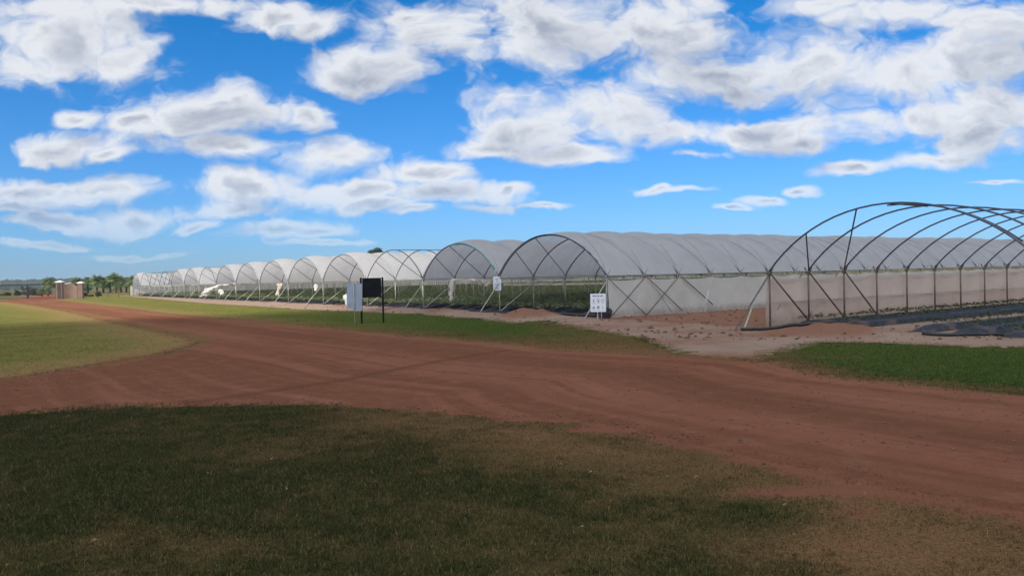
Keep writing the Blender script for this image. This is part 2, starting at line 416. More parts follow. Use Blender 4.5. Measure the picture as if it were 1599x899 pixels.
def sdist(px, py, poly):
    """signed distance to a polygon, positive inside"""
    poly = np.array(poly, float); n = len(poly)
    dmin = np.full(px.shape, 1e18); inside = np.zeros(px.shape, bool)
    for i in range(n):
        ax, ay_ = poly[i]; bx, by = poly[(i + 1) % n]
        ex, ey = bx - ax, by - ay_; L2 = ex * ex + ey * ey + 1e-12
        t = np.clip(((px - ax) * ex + (py - ay_) * ey) / L2, 0, 1)
        dmin = np.minimum(dmin, (px - ax - t * ex) ** 2 + (py - ay_ - t * ey) ** 2)
        if by != ay_:
            c = ((ay_ > py) != (by > py)) & (px < ex * (py - ay_) / (by - ay_) + ax)
            inside ^= c
    return np.where(inside, 1, -1) * np.sqrt(dmin)
def ldist(px, py, line):
    line = np.array(line, float); d = np.full(px.shape, 1e18)
    for i in range(len(line) - 1):
        ax, ay_ = line[i]; ex, ey = line[i + 1] - line[i]
        t = np.clip(((px - ax) * ex + (py - ay_) * ey) / (ex * ex + ey * ey), 0, 1)
        d = np.minimum(d, (px - ax - t * ex) ** 2 + (py - ay_ - t * ey) ** 2)
    return np.sqrt(d)

# ------------------------------------------------------------------ layout of the tunnel block
TH = rad(34.395); O = (8.028, 24.25); W = 7.634; S = 1.987; HR = 1.685; HA = 3.46; KN = 74
RX, RY = math.cos(TH), math.sin(TH); FX, FY = -math.sin(TH), math.cos(TH)
def LW(x, y): return (O[0] + RX * x + FX * y, O[1] + RY * x + FY * y)

upper = [P(*q) for q in [(86, 467.5), (128, 473), (190, 480), (255, 488.5), (330, 495), (408, 501), (510, 511.5), (612, 521), (714, 529.5), (800, 537), (877, 545), (1004, 552), (1100, 556), (1208, 565), (1310, 586), (1464, 602), (1599, 615), (1800, 634)]]
lower = [P(*q) for q in [(1800, 860), (1599, 800), (1470, 778), (1336, 757), (1224, 727), (1132, 705), (1030, 681), (902, 656), (800, 650), (700, 642), (638, 637), (510, 630), (408, 631), (255, 634), (194, 635), (102, 641), (0, 648), (-150, 662), (-400, 700)]]
isl = [P(*q) for q in [(-500, 640), (-150, 605), (0, 592), (76, 580), (178, 564), (250, 551), (290, 541), (306, 535), (300, 529), (265, 521), (178, 503), (105, 486), (60, 478), (15, 472), (-10, 471)]]
gate_far = [(-73.4, 110.6), (-92, 150), (-150, 230), (-140, 240), (-86, 160), (-65.0, 110.8)]
ROAD = upper + lower + isl + gate_far
sand_low = [P(*q) for q in [(196, 463.3), (260, 468.6), (320, 474), (400, 478.5), (457, 483), (575, 487.5), (659, 491.5), (730, 496.5), (800, 504), (850, 502), (890, 509), (930, 518), (985, 526), (1020, 538), (1060, 553), (1120, 562), (1204, 562), (1215, 551), (1245, 545), (1266, 539), (1285, 535), (1350, 536), (1416, 538), (1520, 543), (1599, 545)]]
SANDP = sand_low + [(22, 14.5), LW(10, -26), LW(170, -26), LW(170, 16.3 * W), LW(-3, 16.3 * W)]

# polar ground grid, fine where the camera looks
angs = np.concatenate([np.arange(-180, -42, 6.), np.arange(-42, 42.001, .2), np.arange(48, 180, 6.)])
angs = np.radians(angs)
rs = [2.2]
while rs[-1] < 9000: rs.append(rs[-1] * (1.012 if rs[-1] < 160 else 1.06))
rs = np.array(rs)
GA, GR = np.meshgrid(angs, rs)
GX, GY = (np.sin(GA) * GR).ravel(), (np.cos(GA) * GR).ravel()
NA, NR = len(angs), len(rs)
sd_road = sdist(GX, GY, ROAD); sd_sand = sdist(GX, GY, SANDP)
rr_ = GR.ravel()
MOUNDS = [(LW(-1.9, 10.1), 1.5, .9, .26), (LW(-1.5, 11.0), 1.0, .8, .16), (LW(-1.75, -3.7), 1.4, .8, .20), (LW(-1.2, -2.2), .9, .7, .12), (LW(-1.6, 17.6), 1.2, .7, .2), (LW(-1.6, 23.0), 1.4, .7, .16), (LW(-1.3, 31.), 1.5, .7, .13), (LW(-1.2, 46.), 2.5, .7, .15)]
def height(x, y):
    x = np.asarray(x, float); y = np.asarray(y, float)
    lx = (x - O[0]) * RX + (y - O[1]) * RY; ly = (x - O[0]) * FX + (y - O[1]) * FY
    z = np.zeros_like(x)
    for (c, a, b, h) in MOUNDS:
        clx = (c[0] - O[0]) * RX + (c[1] - O[1]) * RY; cly = (c[0] - O[0]) * FX + (c[1] - O[1]) * FY
        z = z + h * np.exp(-((lx - clx) / b) ** 2 - ((ly - cly) / a) ** 2) * (1 + .9 * fbm(x * 2.2, y * 2.2, 3, 3))
    # low spoil ridge along the front of the block, and rutted soil
    m = np.clip((lx + 3) / 1.0, 0, 1) * np.clip((-.1 - lx) / .8, 0, 1)
    z = z + m * (.05 + .14 * np.clip(fbm(x * .8, y * .8, 4, 9), -.2, .5))
    z = z - .09 * np.exp(-((lx) ** 2 + (ly) ** 2) / 3.0)
    return z
GZ = height(GX, GY)
# attributes
near_road = np.minimum(np.abs(sd_road), 50)
mixpoly = [P(*q) for q in [(560, 640), (638, 636), (800, 649), (902, 654), (1030, 680), (1224, 723), (1599, 797), (1800, 850), (1900, 1100), (1500, 960), (1361, 889), (1270, 830), (1208, 797), (1100, 775), (1000, 752), (900, 735), (800, 722), (700, 690), (600, 665)]]
sd_mix = sdist(GX, GY, mixpoly)
fg = (GY < 16) & (GX > -40) & (sd_road < 3) & (ldist(GX, GY, lower) < ldist(GX, GY, upper)) & (ldist(GX, GY, lower) < ldist(GX, GY, isl) + 1)
dry = np.clip(.62 - near_road / np.where(rr_ < 16, .8, 2.2) * .55, 0, 1)
dry_mix = np.clip(.52 + sd_mix / .9 * .35, 0, .92)
dry = np.where(fg, np.maximum(.04 + .14 * np.clip((GX + 2.5) / 3, 0, 1), np.maximum(dry * np.clip((GX + 3.5) / 2.5, .15, 1), np.where(sd_mix > -1.4, dry_mix, 0))), dry)
# worn patches in the near lawn
for (x, y, sx, sy, a) in [(200, 835, .55, .35, .3), (330, 850, .5, .25, .3), (700, 790, .4, .4, .25), (430, 700, .8, .8, .3), (1150, 860, .5, .3, .2), (560, 760, .6, .4, .2), (1290, 850, .6, .5, .45)]:
    cx, cy = P(x, y); dry = dry + a * np.exp(-((GX - cx) / sx) ** 2 - ((GY - cy) / sy) ** 2)
for (x, y, s_, a) in [(1180, 815, .45, -.35), (780, 760, .5, -.3), (1170, 800, .3, -.2)]:
    cx, cy = P(x, y); dry = dry + a * np.exp(-((GX - cx) / s_) ** 2 - ((GY - cy) / s_) ** 2)
# the island and the far verges are worn turf, with a sunlit yellow painted into the colour
island = sdist(GX, GY, isl + [(-200, 110), (-200, 10)])
dry = dry + np.where(island > 0, .22 + .25 * np.clip(1 - island / 5, 0, 1), 0)
verge = (sd_road < 0) & (sd_sand < 0) & ~fg & (island < 0)
dry = dry + np.where(verge & (GX < -8), .22 * np.clip((-8 - GX) / 12, 0, 1), 0)
dry = dry + np.where(verge & (np.abs(GX - 1.5) < 5) & (GY < 30), .5 * np.clip(1 - np.abs(GX - 2.8) / 3.2, 0, 1), 0)
far = np.clip((rr_ - 125) / 60, 0, 1)
sunlit_yellow = np.where(island > 0, .85, 0) + np.where(verge & (GX < -2), np.clip((-2 - GX) / 14, 0, .8), 0)
lush = np.where(verge & (GX > -10), np.clip(.9 - dry * 1.2, 0, 1), np.where(island > 0, .0, 0.06))
across = ldist(GX, GY, upper)
along = GX * .66 - GY * .75
track = .5 + fbm(across * 1.5, along * .05 + 5, 3, 21) * 1.0 + .6 * fbm(across * 4, along * .1, 2, 31)
dl = [P(*q) for q in [(300, 629), (420, 612), (520, 597), (610, 579), (705, 561), (790, 548)]]
darkline = np.exp(-(ldist(GX, GY, dl) / .16) ** 2) * np.clip((GY + 0) / 12, 0, 1)
dl2 = [P(*q) for q in [(420, 520), (600, 534), (800, 556), (1000, 585), (1300, 640), (1599, 690)]]
darkline = np.maximum(darkline, .35 * np.exp(-(ldist(GX, GY, dl2) / .5) ** 2))
lxg = (GX - O[0]) * RX + (GY - O[1]) * RY; lyg = (GX - O[0]) * FX + (GY - O[1]) * FY
red = np.where((lxg > -1.) & (lyg > 0) & (lyg < W), .8, np.where((lxg < -.5) & (lyg > -3) & (lyg < 7), .45, np.where(lyg > 8, .10, .30)))
red = red + .55 * np.clip(1 - np.abs(sd_road) / 1.5, 0, 1)
for (c, a, b, h) in MOUNDS: red = red + .7 * np.exp(-((GX - c[0]) / 1.3) ** 2 - ((GY - c[1]) / 1.3) ** 2)
bare = np.where(fg, np.clip(.95 - np.abs(sd_road) / (.25 + .55 * np.clip((GX + 3) / 5, 0, 1)), 0, 1), 0)
bare = np.maximum(bare, np.where(sd_mix > 0, np.clip(.17 + .25 * np.clip((GX - 1) / 3, 0, 1), 0, 1), 0))
for (x, y, sx, sy, a) in [(1240, 768,   .45, .18, .6), (900, 672, .5, .15, .5), (1440, 850, .4, .2, .2), (1330, 800, .4, .2, .3), (830, 655, .6, .12, .5)]:
    cx, cy = P(x, y); bare = bare + a * np.exp(-((GX - cx) / sx) ** 2 - ((GY - cy) / sy) ** 2)
bare = np.maximum(bare, np.where((sd_road < 0) & ~fg & (rr_ > 14), np.clip(.85 - np.abs(sd_road) / .9, 0, 1), 0))
ATT = dict(across=across, along=along, bare=np.clip(bare, 0, 1), sunlit_yellow=sunlit_yellow, dry=np.clip(dry, 0, 1), lush=lush, far=far, track=track, darkline=darkline, red=np.clip(red, 0, 1.2))

def grid_faces():
    i = np.arange(NR - 1)[:, None] * NA; j = np.arange(NA)[None, :]; j2 = (j + 1) % NA
    a, b, c, d = i + j, i + j2, i + NA + j2, i + NA + j
    return np.stack([a, d, c, b], -1).reshape(-1, 4)
GF = grid_faces()
# ground: full sheet
me = np_mesh('ground', np.stack([GX, GY, GZ], 1), GF, M_ground, True)
for k in ('dry', 'lush', 'far', 'sunlit_yellow', 'bare'): attr(me, k, ATT[k])
# inner disc so the sheet has no hole under the camera
g = link('ground', me); props(g, kind='structure')
mb = MB(); ring = [(math.sin(a) * 2.2, math.cos(a) * 2.2, 0) for a in angs]
mb.add([(0, 0, 0)] + ring, [(0, (i + 1) % NA + 1, i + 1) for i in range(NA)])
props(link('ground', mb.mesh('ground_under_viewer', M_ground)), kind='structure')

def clipped(name, field, zoff, material, atts, rmax):
    V = np.stack([GX, GY, GZ + zoff * np.clip(field / .35, 0, 1) - .001], 1)      # the sheet feathers down into the ground at its edge
    tri = np.concatenate([GF[:, [0, 1, 2]], GF[:, [0, 2, 3]]])
    tri = tri[rr_[tri].max(1) < rmax]
    ins = field[tri] > 0; cnt = ins.sum(1)
    full = tri[cnt == 3]; part = tri[(cnt > 0) & (cnt < 3)]
    extraV, extraF = [], []; cols = np.stack([ATT[a] if a in ATT else a for a in atts], 1) if atts else np.zeros((len(V), 0))
    D_ = np.concatenate([V, cols, field[:, None]], 1)
    base = len(V); ed = {}
    def cut(a, b):
        k = (min(a, b), max(a, b))
        if k not in ed:
            fa, fb = field[a], field[b]; t = fa / (fa - fb)
            ed[k] = base + len(extraV); extraV.append(D_[a] + (D_[b] - D_[a]) * t)
        return ed[k]
    for T in part:
        out = []
        for q in range(3):
            a, b = int(T[q]), int(T[(q + 1) % 3])
            if field[a] > 0: out.append(a)
            if (field[a] > 0) != (field[b] > 0): out.append(cut(a, b))
        for q in range(1, len(out) - 1): extraF.append((out[0], out[q], out[q + 1]))
    AV = np.concatenate([D_, np.array(extraV)]); F = np.concatenate([full, np.array(extraF)])
    used = np.unique(F); rm = np.zeros(len(AV), int); rm[used] = np.arange(len(used)); AV = AV[used]; F = rm[F]
    me = np_mesh(name, AV[:, :3], F, material, True)
    return me, AV
fr_amp = np.clip(rr_ / 22, .3, 1.6)
f_road = sd_road + fr_amp * (.55 * fbm(GX * 1.2, GY * 1.2, 5, 11) + .35 * fbm(GX * 6, GY * 6, 3, 12))
f_sand = sd_sand + fr_amp * (1.1 * fbm(GX * .9, GY * .9, 5, 15) + .6 * fbm(GX * 5, GY * 5, 3, 16))
ATT['edge_r'] = np.where(fg, np.clip(.75 + sd_road, 0, 1), np.clip(sd_road / np.clip(rr_ / 14, .9, 2.2), 0, 1)); ATT['edge_s'] = np.clip(sd_sand / 1.2, 0, 1)
me, AV = clipped('dirt_road', f_road, .012, M_road, ['edge_r', 'track', 'darkline', 'across', 'along'], 300)
for q, k in enumerate(('edge', 'track', 'darkline', 'across', 'along')): attr(me, k, AV[:, 3 + q])
props(link('dirt_road', me), kind='structure')
me, AV = clipped('sandy_soil', np.where(f_road > 0, np.minimum(f_sand, .6 - f_road), f_sand), .006, M_sand, ['edge_s', 'red'], 330)
for q, k in enumerate(('edge', 'red')): attr(me, k, AV[:, 3 + q])
props(link('sandy_soil', me), kind='structure')

# ------------------------------------------------------------------ hills on the left horizon and beyond
def b_hill(t):
    p = pos(t); n = t.noise(p, .03, 5, .7); n2 = t.noise(p, .006, 3, .5)
    c = t.mix(t.ramp(n, .35, .65), (.018, .028, .014), (.05, .06, .03))
    return bsdf(t, t.mix(t.math('MULTIPLY', t.ramp(n2, .5, .7), .35), c, (.10, .085, .05)), 1, 0, n, 1, 3., .1)
M_hill = mat('wooded_hillside', b_hill)
aa = np.radians(np.linspace(-75, 75, 1500)); dd = np.array([1150, 1230, 1290, 1330, 1350, 1380, 1500, 1800, 2300.])
prof = np.array([0, 5, 11, 15, 17, 17.6, 19, 20, 17.])
HAa, HD = np.meshgrid(aa, dd)
hx, hy = np.sin(HAa) * HD, np.cos(HAa) * HD
lowr = .82 + 1.0 * fbm(HAa * 9, HAa * 0 + 3, 3, 40) + .25 * fbm(HAa * 60, HD / 80, 2, 41)
tree = np.abs(fbm(HAa * 330, HD / 9., 3, 43)) * 9 + np.abs(fbm(HAa * 120, HD / 30., 2, 44)) * 7
hz = prof[:, None] * lowr * 1.0 + np.where(prof[:, None] > 0, tree * np.clip(prof[:, None] / 12, 0, 1), 0) - .5
n0, n1_ = len(dd), len(aa)
i = np.arange(n0 - 1)[:, None] * n1_; j = np.arange(n1_ - 1)[None, :]
HF = np.stack([i + j, i + j + 1, i + n1_ + j + 1, i + n1_ + j], -1).reshape(-1, 4)
props(link('hills', np_mesh('hills', np.stack([hx.ravel(), hy.ravel(), hz.ravel()], 1), HF, M_hill)), kind='structure')

# ------------------------------------------------------------------ tunnels
RAD = ((W / 2) ** 2 + (HA - HR) ** 2) / (2 * (HA - HR)); ZC = HA - RAD; AM = math.asin(W / 2 / RAD)
def arc(t, off=0.):
    """t 0..1 from the right foot (y=0) to the left foot (y=W)"""
    a = -AM + 2 * AM * t
    return (W / 2 + (RAD + off) * math.sin(a), ZC + (RAD + off) * math.cos(a))
def hoop_pts(x, n=22, t0=0., t1=1., off=0.): return [(x,) + arc(t0 + (t1 - t0) * k / n, off) for k in range(n + 1)]
def mk(fn, name, m, smooth=True):
    b = MB(); fn(b); return b.mesh(name, m, smooth)
me_hoop = mk(lambda b: b.tube(hoop_pts(0), .027, 6), 'hoop', M_hoop)
def leg_fn(b):
    b.tube([(0, 0, -.3), (0, 0, HR)], .031, 7)
    b.tube([(0, 0, HR - .16), (0, .13, HR + .10)], .026, 5)
    b.tube([(0, 0, HR - .16), (0, -.13, HR + .10)], .026, 5)
me_leg = mk(leg_fn, 'leg', M_steel)
me_leg_rust = mk(leg_fn, 'leg', M_brace)
def leg_stub_fn(b):
    leg_fn(b); b.tube([(0, 0, HR - .1), (.02, -.22, HR + .22)], .022, 5); b.tube([(0, 0, HR - .1), (.0, .2, HR + .25)], .022, 5)
me_leg_stub = mk(leg_stub_fn, 'leg', M_steel)
LEN = (KN) * S
me_rail = mk(lambda b: b.tube([(0, 0, HR - .02), (LEN, 0, HR - .02)], .016, 5), 'rail', M_steel)

def film_mesh(k0, seed, nseg=18, per=6, holes=0.):
    rows = []; r = random.Random(seed)
    n = (KN - k0) * per; amp = [r.uniform(.11, .20) for _ in range(KN + 2)]
    V = []
    for a in range(n + 1):
        fr = (a % per) / per; k = k0 + a // per
        bl = math.sin(math.pi * fr) ** .8 * amp[k]
        x = (k0 + a / per) * S
        if a == 0: x -= .06
        for q in range(nseg + 1):
            t = q / nseg
            o = .034 + bl * min(1, 4.2 * t * (1 - t)) + .012 * mnoise.noise(Vector((x * 1.3, t * 9, seed)))
            y, z = arc(t, o)
            if q == 0: y += .02; z -= .07 + .03 * mnoise.noise(Vector((x * .8, 3, seed)))
            if q == nseg: y -= .02; z -= .07 + .03 * mnoise.noise(Vector((x * .8, 7, seed)))
            V.append((x, y, z))
    m = nseg + 1
    i = np.arange(n)[:, None] * m; j = np.arange(nseg)[None, :]
    F = np.stack([i + j, i + j + 1, i + m + j + 1, i + m + j], -1).reshape(-1, 4)
    return np_mesh('film_cover', np.array(V), F, M_film, True)
def net_mesh(x0, x1, zt, zb, m, seed, mid=True):
    xs = np.arange(x0, x1 + .01, .16); zs = np.linspace(zb, zt, 15)
    X, Z = np.meshgrid(xs, zs)
    ph = (X / S) % 1.0
    Y = .055 * np.sin(math.pi * ph) * (1 - ((Z - zb) / (zt - zb)) ** 3) + .05 * fbm(X * 1.1, Z * 1.6, 4, seed) + .03 * fbm((X + Z * .8) * 2.3, Z * .3, 3, seed + 3)
    sag = .05 * np.sin(math.pi * ph) * (Z > zt - .15) + .05 * fbm(X * .7, Z * 0, 3, seed + 5) * (Z > zt - .2)
    V = np.stack([X.ravel(), Y.ravel(), (Z - sag).ravel()], 1)
    n0, n1_ = X.shape; i = np.arange(n0 - 1)[:, None] * n1_; j = np.arange(n1_ - 1)[None, :]
    F = np.stack([i + j, i + j + 1, i + n1_ + j + 1, i + n1_ + j], -1).reshape(-1, 4)
    return np_mesh('side_net', V, F, m, True)
def crumple(name, pts, radii, m, n=9, seed=0, amp=.35):
    """gathered, crumpled sheet hanging along a line"""
    b = MB(); b.tube(pts, 1.0, n); N = len(pts)
    # rescale rings with wrinkles
    vs = []
    for i in range(N):
        c = Vector(pts[i])
        for k in range(n):
            v = Vector(b.v[i * n + k]) - c
            f = radii[i] * (1 + amp * 2 * mnoise.noise(Vector((k * 1.7, i * .9, seed * 3.1))))
            vs.append(tuple(c + v * f))
    b.v = vs; return b.mesh(name, m, True)

def drape(name, top, bot, m, seed=0, nu=40, nv=7, fold=.05, freq=9.):
    """a loose sheet hung between two curves, with folds"""
    def ev(c, t):
        t = t * (len(c) - 1); i = min(int(t), len(c) - 2); f = t - i; f = f * f * (3 - 2 * f) * .5 + f * .5
        return Vector(c[i]).lerp(Vector(c[i + 1]), f)
    vs = []
    for a in range(nu + 1):
        u = a / nu; p, q = ev(top, u), ev(bot, u)
        for b_ in range(nv + 1):
            v = b_ / nv; c = p.lerp(q, v); k = mnoise.noise(Vector((u * freq + v * 1.2, v * 1.5, seed * 5.3))) + .5 * mnoise.noise(Vector((u * freq * 2.7, v * 4, seed * 2.1 + 9)))
            c += Vector((FY, -FX, 0)) * 0; c += Vector((RX * -1, RY * -1, 0)) * fold * k * 2 + Vector((0, 0, 1)) * fold * .5 * mnoise.noise(Vector((u * freq * 1.7, v * 3, seed + 2.)))
            vs.append(tuple(c))
    m_ = nv + 1; fs = [(a * m_ + b_, a * m_ + b_ + 1, (a + 1) * m_ + b_ + 1, (a + 1) * m_ + b_) for a in range(nu) for b_ in range(nv)]
    b = MB(); b.add(vs, fs); return b.mesh(name, m, True)

# strawberry bed foliage (one mesh, shared): leaf clusters along the bed
def plants_arrays(x0, x1, ys, z, step, leaves, size, seed, big=1.0):
    r = np.random.default_rng(seed); C = []
    for y in ys:
        for sgn in (-.17, .17):
            xs = np.arange(x0, x1, step) + r.uniform(-.05, .05, len(np.arange(x0, x1, step)))
            keep = r.random(len(xs)) > .06
            xs = xs[keep]; C.append(np.stack([xs, np.full(len(xs), y + sgn) + r.normal(0, .03, len(xs)), np.full(len(xs), z)], 1))
    C = np.concatenate(C); n = len(C)
    ps = r.uniform(.65, 1.15, n) * big
    L = np.repeat(np.arange(n), leaves); m = len(L)
    a = r.uniform(0, 2 * np.pi, m); rad_ = r.uniform(.03, .17, m) * ps[L]; h = (.24 - rad_ * .75 + r.uniform(-.04, .04, m)) * ps[L]
    cx = C[L, 0] + np.cos(a) * rad_; cy = C[L, 1] + np.sin(a) * rad_; cz = C[L, 2] + np.clip(h, .03, .3)
    s = size * r.uniform(.7, 1.25, m) * ps[L]
    d1 = np.stack([np.cos(a), np.sin(a), r.uniform(-.7, .25, m)], 1); d2 = np.stack([-np.sin(a), np.cos(a), r.uniform(-.5, .5, m)], 1)
    c = np.stack([cx, cy, cz], 1)
    q = [c - d2 * s[:, None] * .5, c + d1 * s[:, None] * .55, c + d2 * s[:, None] * .5, c - d1 * s[:, None] * .5]
    V = np.stack(q, 1).reshape(-1, 3); F = np.arange(m * 4).reshape(-1, 4)
    return V, F, np.repeat(r.random(m), 4)
def bed_profile(b, x0, x1, y, seed, step=.5, hgt=.26):
    r = random.Random(seed); rows = []
    x = x0
    while x <= x1 + .001:
        e = min(1, (x - x0) / .5 + .15)
        j = lambda s: r.uniform(-s, s)
        rows.append([(x, y - .36 + j(.01), -.03), (x + j(.02), y - .26 + j(.01), (hgt - .03 + j(.02)) * e), (x, y + j(.03), (hgt + j(.015)) * e), (x + j(.02), y + .26 + j(.01), (hgt - .03 + j(.02)) * e), (x, y + .36 + j(.01), -.03)])
        x += step
    vs = [p for rw in rows for p in rw]; fs = []
    for i in range(len(rows) - 1):
        for k in range(4): fs.append((i * 5 + k, (i + 1) * 5 + k, (i + 1) * 5 + k + 1, i * 5 + k + 1))
    fs.append((0, 1, 2, 3, 4)); b.add(vs, fs)
BEDY = [.95, 2.38, 3.82, 5.25, 6.68]
def crop_block(name, seed):
    b = MB()
    for q, y in enumerate(BEDY): bed_profile(b, .4 + .3 * (q % 2), LEN - .5, y, seed + q, 1.0)
    nb = len(b.v)
    V1, F1, T1 = plants_arrays(.45, 60, BEDY, .22, .28, 17, .105, seed)
    V2, F2, T2 = plants_arrays(60, LEN - .8, BEDY, .24, .45, 9, .17, seed + 1, 1.15)
    V = np.concatenate([np.array(b.v), V1, V2])
    me = bpy.data.meshes.new(name)
    faces = b.f + [tuple(f) for f in (F1 + nb).tolist()] + [tuple(f) for f in (F2 + nb + len(V1)).tolist()]
    me.from_pydata(V.tolist(), [], faces)
    me.materials.append(M_mulch); me.materials.append(M_leaf)
    me.polygons.foreach_set('material_index', [0] * len(b.f) + [1] * (len(F1) + len(F2)))
    attr(me, 'tint', np.concatenate([np.zeros(nb), T1, T2])); me.update()
    return me
crops = crop_block('strawberry_crop', 5)

def brace(b, p, q, r=.022): b.tube([p, q], r, 6)
TUNNELS = {}
ORD = {1: ('right-hand covered tunnel, its wide grey arch beside the net-walled access track', 'nearest'),
       }
labels = {
 1: 'grey covered tunnel with the widest covered arch, beside the large white sign',
 2: 'grey covered tunnel whose front arch is wound with green tape',
 3: 'tunnel with two bare front hoops joined by a ridge bar, right of the black board',
 4: 'covered tunnel whose arch rises directly behind the grey-blue panel and black board',
 5: 'covered tunnel just left of the one behind the grey-blue panel, white rag at its post',
 6: 'covered tunnel second to the left of the grey-blue panel tunnel, whitish film',
 7: 'sunlit covered tunnel third to the left of the grey-blue panel tunnel',
 8: 'sunlit tunnel with a high covered front arch, where the roofline steps down on its left',
 9: 'small far tunnel with bare front hoop, white film bundled below its arch',
 10: 'small far covered tunnel immediately left of the one with bundled white film',
 11: 'small far covered tunnel where the roofline steps down, right of the row of bare hoops',
 12: 'small far tunnel with bare front hoops, rightmost of the bare far row',
 13: 'small far tunnel with bare front hoops, middle of the bare far row',
 14: 'small far tunnel with bare front hoops, leftmost of the bare far row',
 15: 'farthest covered tunnel at the left end of the block, near the palms',
}
COVER = {1: 0, 2: 0, 3: 2, 4: 0, 5: 0, 6: 0, 7: 0, 8: 0, 9: 2, 10: 0, 11: 0, 12: 3, 13: 3, 14: 2, 15: 0}
def add_line(t, y, me_l, n=KN + 1):
    for k in range(n): link('leg', me_l, t, (k * S, y, 0))
for j in range(1, 16):
    ox, oy = LW(0, j * W)
    t = empty('polytunnel', (ox, oy, 0), TH)
    props(t, labels[j], 'polytunnel', 'tunnels of the covered block')
    TUNNELS[j] = t
    last = j == 15
    nh = KN + 1
    for k in range(nh):
        link('hoop', me_hoop, t, (k * S, 0, 0))
    add_line(t, 0, me_leg_stub if j == 1 else me_leg)
    if last: 
        for k in range(24): link('leg', me_leg, t, (k * S, W, 0))
        o = link('leg', mk(lambda b: [b.tube([(k * S, W, -.3), (k * S, W, HR)], .031, 5) for k in range(24, KN + 1)], 'leg', M_steel), t)
        o['kind'] = 'stuff'
        link('side_net', net_mesh(-.3, LEN, 1.62, -.02, M_net, 77), t, (0, W + .06, 0))
    link('rail', me_rail, t, (0, 0, 0))
    b = MB(); b.tube([(0, 0, HR - .05), (0, W, HR - .05)], .014, 5); link('front_rail', b.mesh('front_rail', M_steel, True), t)
    link('film_cover', film_mesh(COVER[j], j), t)
    # inclined stay in front, brace from first leg's foot to the second leg's top
    b = MB(); brace(b, (-1.45 - .1 * math.sin(j * 3), -.25, -.1), (-.02, 0, HR - .25), .026)
    link('stay', b.mesh('stay', M_pale, True), t)
    b = MB(); brace(b, (.05, .04, .08), (S * (1 if j < 3 else .95), .04, HR - .35), .022)
    link('brace', b.mesh('brace', M_pale, True), t)
    # arch braces: from the front hoop down to the second and third leg of the left line
    b = MB(); y1, z1 = arc(.79); brace(b, (.02, y1, z1), (S, W - .03, HR + .05), .018)
    link('arch_brace', b.mesh('arch_brace', M_hoop, True), t)
    b = MB(); y1, z1 = arc(.60); brace(b, (.02, y1, z1), (2 * S, W - .03, HR + .05), .018)
    link('arch_brace', b.mesh('arch_brace', M_hoop, True), t)
    if COVER[j] > 0:
        b = MB(); b.tube([(0, W / 2, HA), (COVER[j] * S + .1, W / 2, HA)], .022, 6); link('ridge_bar', b.mesh('ridge_bar', M_hoop, True), t)
    # rolled-up side film along the rail (lumpy white hem)
    if j >= 2:
        r = random.Random(j); mb_ = MB(); xs_ = np.arange(.1, 45, .22); V_ = []
        for x in xs_:
            on = mnoise.noise(Vector((x * .16, j * 3.7, 0))) > -.18
            dp = (.10 + .16 * abs(mnoise.noise(Vector((x * .5, j * 1.3, 2))))) if on else .03
            for b_, f in enumerate((0, .35, .7, 1.)):
                V_.append((x, .05 + .05 * math.sin(f * 3) + .03 * mnoise.noise(Vector((x * 2.1, f * 2, j))), HR + .05 - dp * f * 1.5))
        mb_.add(V_, [(a * 4 + b_, a * 4 + b_ + 1, a * 4 + b_ + 5, a * 4 + b_ + 4) for a in range(len(xs_) - 1) for b_ in range(3)])
        link('rolled_film', mb_.mesh('rolled_film', M_white, True), t)
    props(link('strawberry_crop', crops, None, (ox, oy, 0), TH), 'rows of strawberry plants on black plastic under ' + {1: 'the widest covered arch', 2: 'the green-taped arch', 3: 'the two bare hoops', 4: 'the arch behind the grey-blue panel'}.get(j, 'covered arch number %d counted leftward from the net wall' % j), 'crop rows', 'strawberry crop under the tunnels', 'stuff')

# tie ropes thrown over the two nearest covers
def ropes(t, seed, nk=44):
    b = MB()
    for k in range(nk):
        pts = []
        for q in range(15):
            tt = q / 14; y, z = arc(tt, .05 + .10 * min(1, 4 * tt * (1 - tt)))
            pts.append(((k + tt) * S, y, z))
        b.tube(pts, .005, 4)
        if k % 2 == 0:
            pts = []
            for q in range(15):
                tt = q / 14; y, z = arc(tt, .055 + .10 * min(1, 4 * tt * (1 - tt))); pts.append(((k + 1 - tt) * S, y, z))
            b.tube(pts, .005, 4)
    link('tie_rope', b.mesh('tie_rope', M_brace), t)
for j in (1, 2, 3): ropes(TUNNELS[j], j) if COVER[j] == 0 else None
# green tape wound round the front hoop of tunnel two, dark bits on tunnel one
b = MB(); b.tube(hoop_pts(-.01, 20, .06, .52), .046, 7); link('tape', b.mesh('tape', M_teal, True), TUNNELS[2])
b = MB()
for a, c in ((.08, .11), (.14, .17), (.19, .24), (.26, .28)): b.tube(hoop_pts(-.01, 4, a, c), .040, 7)
link('tape', b.mesh('tape', M_pipe, True), TUNNELS[1])
b = MB(); b.tube(hoop_pts(-.06, 24, 0, 1, .03), .022, 6); link('film_edge_rope', b.mesh('film_edge_rope', M_hoop, True), TUNNELS[1])

